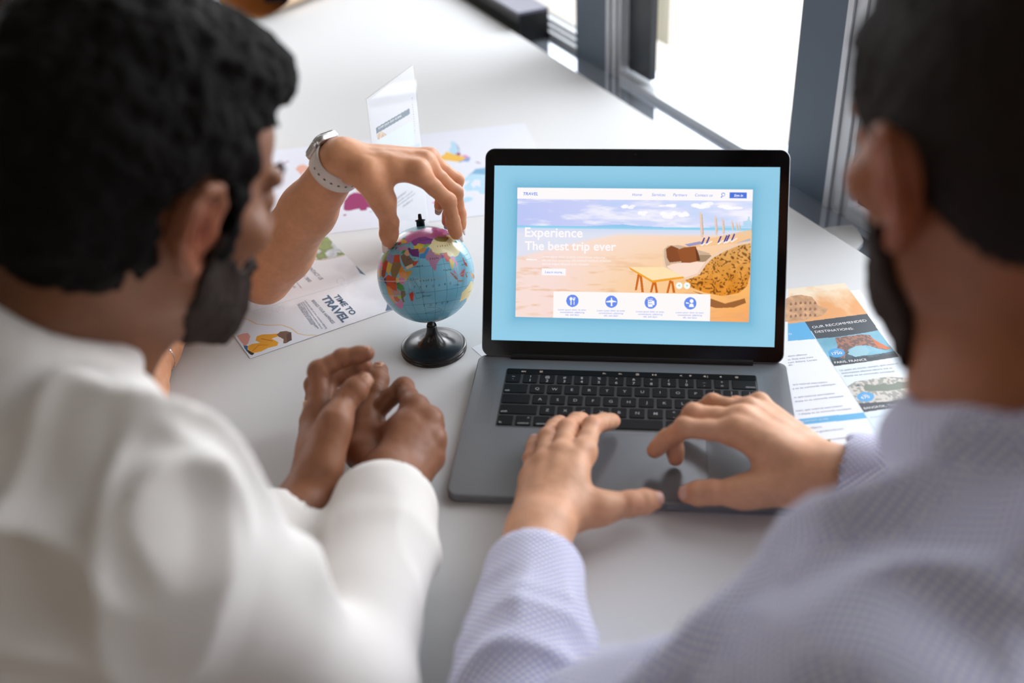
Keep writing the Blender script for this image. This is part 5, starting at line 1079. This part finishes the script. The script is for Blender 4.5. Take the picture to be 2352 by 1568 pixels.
# collar: stand plus fold
nk = unit(.62*np.array([.57, .82, 0])+.26*np.array([.82, -.57, 0])+.74*UZ); c0 = np.array([-.438, -.404, .303]); e1_ = unit(np.cross(nk, (0, 1, 0))); e2_ = np.cross(nk, e1_)
ring = [c0+e1_*math.cos(a)*.066+e2_*math.sin(a)*.070+nk*(.010) for a in np.linspace(0, 2*PI, 25)]
for a, b_ in zip(ring[:-1], ring[1:]): S.cone(a, b_, .0150, None, .018); S.cone(a+nk*.014, b_+nk*.014, .0085, None, .012)
cut_open(S, cfB+(RE-wB)*.10, cfB-(RE-wB)*.25, .0370); cut_open(S, cfA+(LE-wA)*.08, cfA-(LE-wA)*.22, .0370); cut_open(S, c0-nk*.015, c0+nk*.10, .0615, .004)
shirt_mesh('shirt', S, man1, M_shirt1, [((.3, -.6, .75), .050, .034, 11), ((.9, .1, -.4), .040, .026, 12), ((-.1, .8, .7), .024, .012, 13)], calm=[(cfB, .035), (cfA, .035), (c0, .09), (cfB*.6+RE*.4, .03), (RE, .08)])
# ------------------------------------------------------------------ man on the right
MS_l = M_skin_mat('fair_skin', .5)
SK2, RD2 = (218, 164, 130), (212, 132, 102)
RM_ = HM(25, 14, 0); RO = np.array([.218, -.417, .447]); RWd = lambda p: RM_@np.array(p, float)+RO
D7 = np.array([.257, -.502, .333])
LS2 = at(2105, 1780, d=.54); LE2 = at(1168, 1880, z=.060); RS2 = D7+np.array([.165, .04, -.06]); wL = at(1238, 1222, z=.044); wR = at(1908, 1092, z=.052)
RE2 = at(2420, 1190, z=.06)
bone('RM LS-LE', LS2, LE2); bone('D7-LS', D7, LS2); bone('wL-LE', wL, LE2); bone('wR-RE', wR, RE2); bone('RS2-RE', RS2, RE2); DBG.append(('D7', D7.round(3).tolist(), 'LS2', LS2.round(3).tolist(), 'LE2', LE2.round(3).tolist(), 'RE2', RE2.round(3).tolist(), 'RS2', RS2.round(3).tolist()))
man2 = empty('person', (.25, -.90, -.25), 'short-haired bearded person in a blue checked shirt, typing on the laptop', 'person')
mL = [at(1338, 1040, z=.050), at(1289, 1050, z=.052), at(1250, 1070, z=.047), at(1222, 1102, z=.038)]
def fing(m, pts, Ls, sg):
    out = []; p = m
    for q, L, s in zip(pts, Ls, sg): p = seg(p, q, L, s); out.append(p)
    return out
fL = [fing(mL[0], ((1360, 978), (1387, 969), (1408, 967)), (.045, .026, .021), (1, 1, 1)), fing(mL[1], ((1304, 985), (1323, 968), (1338, 964)), (.047, .028, .022), (1, 1, 1)),
      fing(mL[2], ((1258, 1004), (1273, 982), (1287, 970)), (.044, .027, .022), (1, 1, 1)), fing(mL[3], ((1222, 1052), (1225, 1030), (1228, 1013)), (.035, .021, .019), (1, 1, 1))]
tL = [at(1300, 1182, z=.036), at(1382, 1166, z=.034), at(1448, 1156, z=.032), at(1504, 1148, z=.027)]
hvL = hand_part(wL, mL, fL, tL, [(wL*.6+LE2*.4, .034), (LE2, .045)], 1.0, .0275, UZ, SK2, RD2, seed=7, name='L')
mR = [at(1688, 992, z=.066), at(1700, 966, z=.068), at(1716, 946, z=.062), at(1742, 934, z=.052)]
fR = [[seg(mR[0], (1572, 982), .047, 0)], [seg(mR[1], (1592, 950), .049, 0)], [seg(mR[2], (1636, 926), .044, 1)], [at(1690, 930, z=.048)]]
fR[0] += [at(1532, 1006, z=.046), at(1503, 1034, z=.034)]; fR[1] += [at(1548, 1000, z=.040), at(1552, 1052, z=.022)]
fR[2] += [at(1592, 952, z=.036), at(1572, 990, z=.022)]; fR[3] += [at(1662, 942, z=.036), at(1640, 962, z=.021)]
tR = [at(1822, 1118, z=.044), at(1706, 1130, z=.034), at(1636, 1131, z=.031), at(1578, 1133, z=.026)]
hvR = hand_part(wR, mR, fR, tR, [(wR*.6+RE2*.4, .033), (RE2, .045)], 1.0, .0275, unit(CR*.1+np.array([0, .2, 1])), SK2, RD2, seed=9, name='R', wflat=None)
S = Field((.00, -.80, .14), (.46, -.24, .64), .0026)
head_sdf(S, RM_, RO)
S.cone(RWd((0, -.030, -.03)), D7+np.array([.0, .03, -.01]), .060, .066, .03); S.cone(RWd((0, .02, -.075)), D7+np.array([-.02, .08, -.06]), .042, .05, .03)
S.cone(D7+np.array([0, .02, -.02]), D7+np.array([0, -.06, -.14]), .07, .10, .04); S.cone(D7, LS2*.75+D7*.25, .05, .045, .04); S.cone(D7, RS2*.75+D7*.25, .05, .045, .04)
Fh2 = S; V, Q = S.surf(); V = relax(V, Q, 1)
c_ = skin_cols(V, (160, 100, 66), (160, 80, 54), [(RWd((-.088, -.008, 0)), .035)], 2)  # head and neck shade put into the colour: same skin, darker than the hands
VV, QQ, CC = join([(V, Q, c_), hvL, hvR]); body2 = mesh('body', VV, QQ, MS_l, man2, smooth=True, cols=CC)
M_hair2 = mat('dark_brown_hair', (40, 30, 24), .7, spec=.2, bump=(420, .7, .003), mix=((24, 18, 15), 50))
def fill2(S):
    S.ell(RWd((0, -.016, .050)), (.0795, .103, .090), RM_, .02); S.ell(RWd((0, -.038, .000)), (.069, .075, .066), RM_, .03); S.ell(RWd((0, .030, .118)), (.060, .070, .036), RM_, .02)
    for s in (-1, 1): S.ell(RWd((s*.052, .040, .055)), (.020, .036, .036), RM_, .012)
def cut2(x, y, z):
    face = np.minimum(y-.060, .092-z); low = -(z-.002+np.clip(-y-.015, 0, .085)*1.05); low = np.where(y > -.015, -(z-.012), low); side = np.minimum(y-.052, .070-z)
    return np.maximum(np.maximum(face, low), side)
hair_mesh('hair', fill2, cut2, RM_, RO, (.06, -.62, .33), (.40, -.26, .66), M_hair2, man2, .0016, 120, seed=6, amp2=.002)
M_beard2 = mat('brown_beard', (58, 42, 33), .8, spec=.2, bump=(420, .8, .003), mix=((36, 26, 21), 70))
beard(Fh2, RM_, RO, M_beard2, man2, .0060, lambda x, y, z: bcut1(x, y, z, (-.022, -.022, -.034, -.046, -.048, -.048), -.128, (.030, .018, .000, .008, .014)), seed=5)
for s in (-1, 1):
    b = MB(); b.tube([RWd((s*.046, .084, .030)), RWd((s*.036, .095, .036)), RWd((s*.024, .102, .036)), RWd((s*.012, .104, .030))], [.001, .0020, .0024, .0015], 8); b.build('eyebrow', M_beard2, man2, True)
for s in (-1, 1):
    b = MB(); b.lathe([(.0001, .0018), (.0035, .0012), (.0055, 0)], RWd((s*.031, .0940, .010)), 16, ax=np.array([RM_[:, 0], RM_[:, 2]*-1, RM_[:, 1]])); b.build('iris', bpy.data.materials['iris_brown'], man2, True)
M_shirt2 = weave('blue_check_cotton', (240, 239, 243), (88, 98, 190), 172)
S = Field((-.24, -1.10, -.30), (.62, -.10, .44), .0034)
r2 = np.array([.97, .2, 0]); dn2 = unit(np.array([.02, -.34, -.42]))
S.cone(D7+dn2*.10, D7+dn2*.30, .094, .110, .06, flat=(r2, 1.55)); S.cone(D7+dn2*.30, D7+dn2*.56, .110, .115, .05, flat=(r2, 1.40))
S.cone(D7+np.array([.01, -.005, -.045]), LS2, .050, .068, .045); S.cone(D7+np.array([0, -.005, -.035]), RS2, .058, .066, .06)
S.cone(LS2, LE2, .074, .050, .05); S.cone(RS2, RE2, .070, .055, .05)
cfL = wL+(LE2-wL)*.20; cfR = wR+(RE2-wR)*.15
S.cone(LE2, cfL, .049, .043, .03); S.cone(RE2, cfR, .056, .043, .03)
nk2 = unit(.55*np.array([-.37, .93, 0])+.83*UZ); c02 = np.array([.256, -.486, .300]); e1_ = unit(np.cross(nk2, (0, 1, 0))); e2_ = np.cross(nk2, e1_)
ring = [c02+e1_*math.cos(a)*.076+e2_*math.sin(a)*.080+nk2*(.010) for a in np.linspace(0, 2*PI, 25)]
for a, b_ in zip(ring[:-1], ring[1:]): S.cone(a, b_, .016, None, .018); S.cone(a+nk2*.014, b_+nk2*.014, .0085, None, .012)
cut_open(S, cfL+(LE2-wL)*.08, cfL-(LE2-wL)*.3, .0370); cut_open(S, cfR+(RE2-wR)*.08, cfR-(RE2-wR)*.3, .0365); cut_open(S, c02-nk2*.015, c02+nk2*.10, .0715, .004)
def uv2(V, N):
    segs = [(LE2, wL), (RE2, wR), (LS2*.6+LE2*.4, LE2), (RS2*.6+RE2*.4, RE2)]; D = []; UVs = []
    for a, b_ in segs:
        a, b_ = np.array(a), np.array(b_); d = b_-a; L = np.linalg.norm(d); d = d/L; q = V-a; t = q@d; perp = q-t[:, None]*d; dist = np.linalg.norm(V-(a+np.clip(t, 0, L)[:, None]*d), axis=1)
        u0 = unit(UZ-d*(UZ@d)); w0 = np.cross(d, u0); th = np.arctan2(perp@w0, perp@u0); D.append(dist-.05); UVs.append(np.stack([t, th*.045], 1))
    c = D7+dn2*.3; q = V-c; bk = unit(np.cross(r2, dn2)); bx_, by_, bz_ = q@r2, q@dn2, q@bk; an = np.abs(np.stack([N@r2, N@dn2, N@bk])); kk = an.argmax(0)
    UVs.append(np.stack([np.where(kk == 0, bz_, bx_), np.where(kk == 1, bz_, by_)], 1)); D.append(np.full(len(V), .032))
    D = np.array(D); k = D.argmin(0); U_ = np.stack(UVs, 0); return U_[k, np.arange(len(V))]
shirt_mesh('shirt', S, man2, M_shirt2, [((.9, .1, -.3), .042, .026, 21), ((.3, .8, .5), .038, .020, 22), ((.9, -.2, .4), .024, .012, 23)], uv2, calm=[(cfL, .045), (cfR, .045), (c02, .09), (cfL*.6+LE2*.4, .02), (LE2, .07)])
# fingernails
M_nail1 = mat('nail_brown', (196, 148, 122), .3, coat=.4); M_nail2 = mat('nail_pink', (222, 172, 156), .3, coat=.4)
nail(body1, tB[2], tB[3], -CF+CR*-.3, .0090, M_nail1, .0125, .9); nail(body1, tA[2], tA[3], -CF*.5+CU*.2+CR*.6, .0090, M_nail1, .0125, .9); 
nail(body2, tL[2], tL[3], UZ*.75-CF*.5+CR*.1, .0088, M_nail2, .0125, .9); nail(body2, tR[2], tR[3], UZ*.5-CF*.9, .0088, M_nail2, .0125, .9)
for f in fL: nail(body2, f[1], f[2], UZ, .0074, M_nail2, .0100, .85)
for f in fR: nail(body2, f[1], f[2], unit(np.cross(CR, f[2]-f[1]))*(1 if np.cross(CR, f[2]-f[1])[1] > 0 else -1), .0074, M_nail2, .0100, .85)
for f in (fA[0], fA[1]): nail(body1, f[1], f[2], CU, .0076, M_nail1, .0100, .85)
rg_ = fA[2][0]*.45+mA[2]*.55; ra = unit(fA[2][0]-mA[2]); e1_ = unit(np.cross(ra, (0, 0, 1))); e2_ = np.cross(ra, e1_)
rb = MB(); rr_ = .0114
ringo = [[rg_+(e1_*math.cos(a)+e2_*math.sin(a))*(rr_+dr)+ra*dz for a in np.linspace(0, 2*PI, 33)[:-1]] for dr, dz in ((0, -.0016), (.0012, -.0014), (.0012, .0014), (0, .0016))]
rb.loft(ringo+[ringo[0]], cap=False); rb.build('ring', mat('gold_ring', (214, 170, 110), .2, metal=1), man1, True)

# ================================================================== PERSON ACROSS THE CORNER: only the arms show past the man on the left
MS_w = M_skin_mat('tan_skin', .45); SK3, RD3 = (216, 152, 112), (210, 132, 96)
WO = np.array([-.86, .50, .36]); WM = HM(-128, 18, 0)
EL = at(606, 634, z=.046); WR = seg(EL, (785, 368), .235, -1)
man3 = empty('person', (-1.02, .52, -.2), 'person with a white wristwatch, reaching over the globe from behind the man on the left', 'person')
d0 = float((WR-CAM)@CF); DBG.append(('woman wrist', WR.round(3).tolist(), round(d0, 3)))
mW = [at(960, 396, d=1.178), at(974, 377, d=1.196), at(986, 368, d=1.214), at(990, 368, d=1.232)]
fW = [[at(1030, 462, d=1.205), at(1040, 508, d=1.222), at(1048, 537, d=1.228)], [at(1045, 443, d=1.228), at(1054, 492, d=1.242), at(1056, 522, d=1.246)],
      [at(1048, 414, d=1.245), at(1038, 466, d=1.262), at(1027, 508, d=1.262)], [at(1028, 408, d=1.258), at(1016, 448, d=1.272), at(1008, 474, d=1.270)]]
tW = [at(842, 402, d=1.165), at(880, 462, d=1.190), at(894, 512, d=1.212), at(893, 556, d=1.226)]
dw = unit(np.cross(mW[0]-WR, mW[3]-WR)); dw = dw if dw[2] > 0 else -dw
hvW = hand_part(WR, mW, fW, tW, [(WR*.6+EL*.4, .031), (WR*.25+EL*.75, .0375), (EL, .036)], .90, .0235, dw, SK3, RD3, h=.0015, seed=15, name='W')
# the other forearm, seen past the chin of the man on the left
bXc = at(358, 806, z=.029); fdx = unit(np.array([.06, -1, 0])); wX = bXc+fdx*.045; eX = bXc-fdx*.20+UZ*.012
lx = unit(np.cross(UZ, fdx)); mX = [wX+fdx*.080+lx*o+UZ*(.004) for o in (.028, .008, -.011, -.028)]
fX = [[m+fdx*.036+UZ*.004, m+fdx*.058-UZ*.006, m+fdx*.076-UZ*.018] for m in mX]
tX = [wX+fdx*.026+lx*.020, wX+fdx*.058+lx*.032-UZ*.006, wX+fdx*.088+lx*.034-UZ*.010, wX+fdx*.112+lx*.030-UZ*.014]
hvX = hand_part(wX, mX, fX, tX, [(bXc, .0245), (wX*.5+eX*.5, .031), (eX, .038)], .90, .0235, UZ, SK3, RD3, h=.0022, seed=16, name='X')
# torso, shoulders, head
ff = np.array([math.sin(math.radians(128)), math.cos(math.radians(128)), 0]); rr3 = np.array([-ff[1]*-1, -ff[0], 0]); rr3 = np.array([ff[1], -ff[0], 0])
W7 = WM@np.array([0, -.055, -.105])+WO; WLs = W7-rr3*.155-UZ*.045+ff*.02; WRs = W7+rr3*.155-UZ*.045+ff*.02
S = Field((-1.2, .15, .0), (-.45, .85, .55), .0035)
head_sdf(S, WM, WO, sc=.94); S.cone(WM@np.array([0, -.028, -.03])+WO, W7+ff*.03, .046, .052, .03); S.cone(W7+ff*.03, W7+ff*.02-UZ*.12, .06, .09, .04)
S.cone(W7, WLs*.8+W7*.2, .045, .040, .04); S.cone(W7, WRs*.8+W7*.2, .045, .040, .04)
V, Q = S.surf(); V = relax(V, Q, 1); p1 = (V, Q, skin_cols(V, SK3, RD3, [], 4))
S = Field(np.minimum(np.minimum(WLs, WRs), np.minimum(EL, eX))-.08, np.maximum(np.maximum(WLs, WRs), np.maximum(EL, eX))+.08, .0035)
S.cone(WLs, EL, .042, .036, .02); S.cone(WRs, eX, .042, .036, .02); V, Q = S.surf(); p2 = (V, Q, skin_cols(V, SK3, RD3, [], 4))
VV, QQ, CC = join([p1, p2, hvW, hvX]); body3 = mesh('body', VV, QQ, MS_w, man3, smooth=True, cols=CC)
M_top = mat('cream_top', (226, 216, 204), .85)
S = Field((-1.35, .05, -.42), (-.40, .95, .42), .005)
S.cone(W7+ff*.02-UZ*.10, W7-ff*.27-UZ*.30, .085, .092, .05, flat=(rr3, 1.35)); S.cone(W7-ff*.27-UZ*.30, W7-ff*.36-UZ*.56, .095, .115, .05, flat=(rr3, 1.35))
S.cone(W7-UZ*.035, WLs, .05, .056, .05); S.cone(W7-UZ*.035, WRs, .05, .056, .05); S.cone(WLs, WLs*.55+EL*.45, .057, .054, .03); S.cone(WRs, WRs*.55+eX*.45, .057, .054, .03)
cut_open(S, WLs*.62+EL*.38, WLs*.3+EL*.7, .049); cut_open(S, WRs*.62+eX*.38, WRs*.3+eX*.7, .049); cut_open(S, W7+ff*.03-UZ*.02, W7+ff*.03+UZ*.10, .062)
shirt_mesh('top', S, man3, M_top, [((.2, .3, .9), .04, .010, 31)])
M_hair3 = mat('brown_long_hair', (64, 42, 30), .5, spec=.3, bump=(300, .7, .003), mix=((38, 24, 18), 50))
WW = lambda p: WM@(np.array(p, float)*.94)+WO
def fill3(S):
    S.ell(WW((0, -.018, .055)), (.083, .106, .092), WM, .02); S.ell(WW((0, -.060, -.06)), (.080, .050, .10), WM, .03); S.ell(WW((0, -.075, -.16)), (.075, .040, .10), WM, .03)
    for s in (-1, 1): S.cone(WW((s*.066, .02, .06)), WW((s*.070, -.015, -.11)), .022, .020, .02)
hair_mesh('hair', fill3, lambda x, y, z: np.minimum(y-.045, .075-z)+0*x, WM, WO, WO-.30, WO+.22, M_hair3, man3, .004, 50, seed=8, amp2=.002)
# nails
M_nailw = mat('white_nail_polish', (240, 226, 222), .15, coat=.8)
nail(body3, tW[2], tW[3], -CR*.85-CF*.5-CU*.1, .0080, M_nailw, .013, .95, over=.006); nail(body3, fW[0][1], fW[0][2], CR*.9+CU*.25-CF*.3, .0066, M_nailw, .011, .9, over=.005)
nail(body3, fW[1][1], fW[1][2], CR*.95+CU*.2, .0066, M_nailw, .011, .9, over=.004)
for i in (2, 3): nail(body3, fW[i][1], fW[i][2], unit(fW[i][1]-(fW[i][0]+fW[i][2])/2)+CR*.3, .0064, M_nailw, .011, .9, over=.004)
for f in fX: nail(body3, f[1], f[2], UZ, .0066, M_nailw, .011, .9, over=.004)
# mole on the forearm
mo_ = at(727, 501, d=d0+.085)
for dd_ in np.linspace(0, .14, 71):
    q = at(727, 501, d=d0-.03+dd_)
    t_ = np.clip(((q-WR)@(EL-WR))/((EL-WR)@(EL-WR)), 0, 1); 
    if np.linalg.norm(q-(WR+(EL-WR)*t_)) < np.interp(t_, [0, .4, .75, 1], [.0235, .031, .040, .036]): mo_ = q; break
b = MB(); b.lathe([(.0001, .0009), (.0009, .0006), (.0012, -.0006)], mo_, 12, ax=np.array([CR, CU, -CF])); b.build('mole', mat('mole_brown', (70, 36, 30), .6), body3, True)
# wristwatch
wt = empty('wristwatch', (0, 0, 0), None, None); wt.parent = man3; wt.location = tuple(-np.array(man3.location)); 
M_band = mat('white_rubber_band', (226, 214, 204), .5); M_case = mat('watch_aluminium', (206, 204, 204), .22, metal=.9)
axw = unit(WR-EL); wc = at(778, 386, d=d0+.004); wc = EL+axw*((wc-EL)@axw)
up_ = unit(-CR*.62+CU*.70-CF*-.12); up_ = unit(up_-axw*(up_@axw)); sdw = np.cross(axw, up_)
tl = -.26; axb = unit(axw+up_*tl*0)
def bandring(rad_u, rad_s, w2, n=64):
    out = []
    for k in range(n):
        a = 2*PI*k/n; out.append((up_*math.cos(a)*rad_u+sdw*math.sin(a)*rad_s, a))
    return out
def bnd(th0, th1, ri, ro, w2, n=56):
    V = []; 
    for k in range(n+1):
        a = th0+(th1-th0)*k/n; ww = w2*(.88+.12*abs(math.cos(a)))
        for (rr_, o) in ((ri, -ww), (ri+.0002, ww), (ro, ww*.94), (ro+.0003, 0), (ro, -ww*.94)):
            V.append(wc+(up_*math.cos(a)*(rr_)*1.02+sdw*math.sin(a)*rr_*1.12)+axw*o)
    Fc = []
    for k in range(n):
        for j in range(5): Fc.append((k*5+j, k*5+(j+1) % 5, (k+1)*5+(j+1) % 5, (k+1)*5+j))
    Fc += [(0, 1, 2, 3, 4)[::-1], tuple(n*5+j for j in range(5))]
    return V, Fc
V, Fc = bnd(.52, 2*PI-.52, .0265, .0287, .0115); bo = mesh('watch_band', V, Fc, M_band, wt, True)
V, Fc = bnd(2.2, 4.0, .0252, .0264, .0100); mesh('band_tail', V, Fc, M_band, wt, True)
b = MB(); axc = np.array([sdw, axw, up_]); rplate(b, wc+up_*.0245, .034, .038, .0095, .0085, .0022, ax=axc); b.build('watch_case', M_case, wt, True)
b = MB(); rplate(b, wc+up_*.0338, .0305, .0345, .0010, .0075, .0005, ax=axc); b.build('watch_face', mat('watch_glass', (12, 12, 14), .06), wt, True)
b = MB(); b.lathe([(.0001, 0), (.0033, 0), (.0036, .0006), (.0036, .0022), (.0030, .0028), (.0001, .0028)], wc+up_*.0292+sdw*.0168+axw*.008, 20, ax=np.array([axw, up_, sdw])); b.build('watch_crown', M_case, wt, True)
M_hole = mat('band_hole', (96, 84, 78), .7)
for a in np.linspace(1.35, 3.3, 8):
    p = wc+(up_*math.cos(a)*1.02+sdw*math.sin(a)*1.12)*.02915; n_ = unit(up_*math.cos(a)/1.02+sdw*math.sin(a)/1.12); t_ = np.cross(n_, axw)
    b = MB(); b.lathe([(.0001, .0002), (.0013, .0001)], p, 14, ax=np.array([t_*1.25, axw, n_])); b.build('band_hole', M_hole, bo)
# bracelet chain on the other wrist
b = MB(); bc = bXc+fdx*.014; e1_ = lx; e2_ = unit(np.cross(fdx, lx))
for k in range(60):
    a = 2*PI*k/60; p = bc+(e1_*math.cos(a)*.0262+e2_*math.sin(a)*.0262); t_ = unit(-e1_*math.sin(a)+e2_*math.cos(a)); n_ = unit(e1_*math.cos(a)+e2_*math.sin(a)); s_ = fdx
    o_ = .0006*(1 if k % 2 else -1); b.box(p, (.0022, .0013, .0022), [unit(t_+s_*o_*400), n_, unit(np.cross(t_+s_*o_*400, n_))])
b.build('bracelet', mat('silver_chain', (220, 220, 224), .2, metal=1), man3)
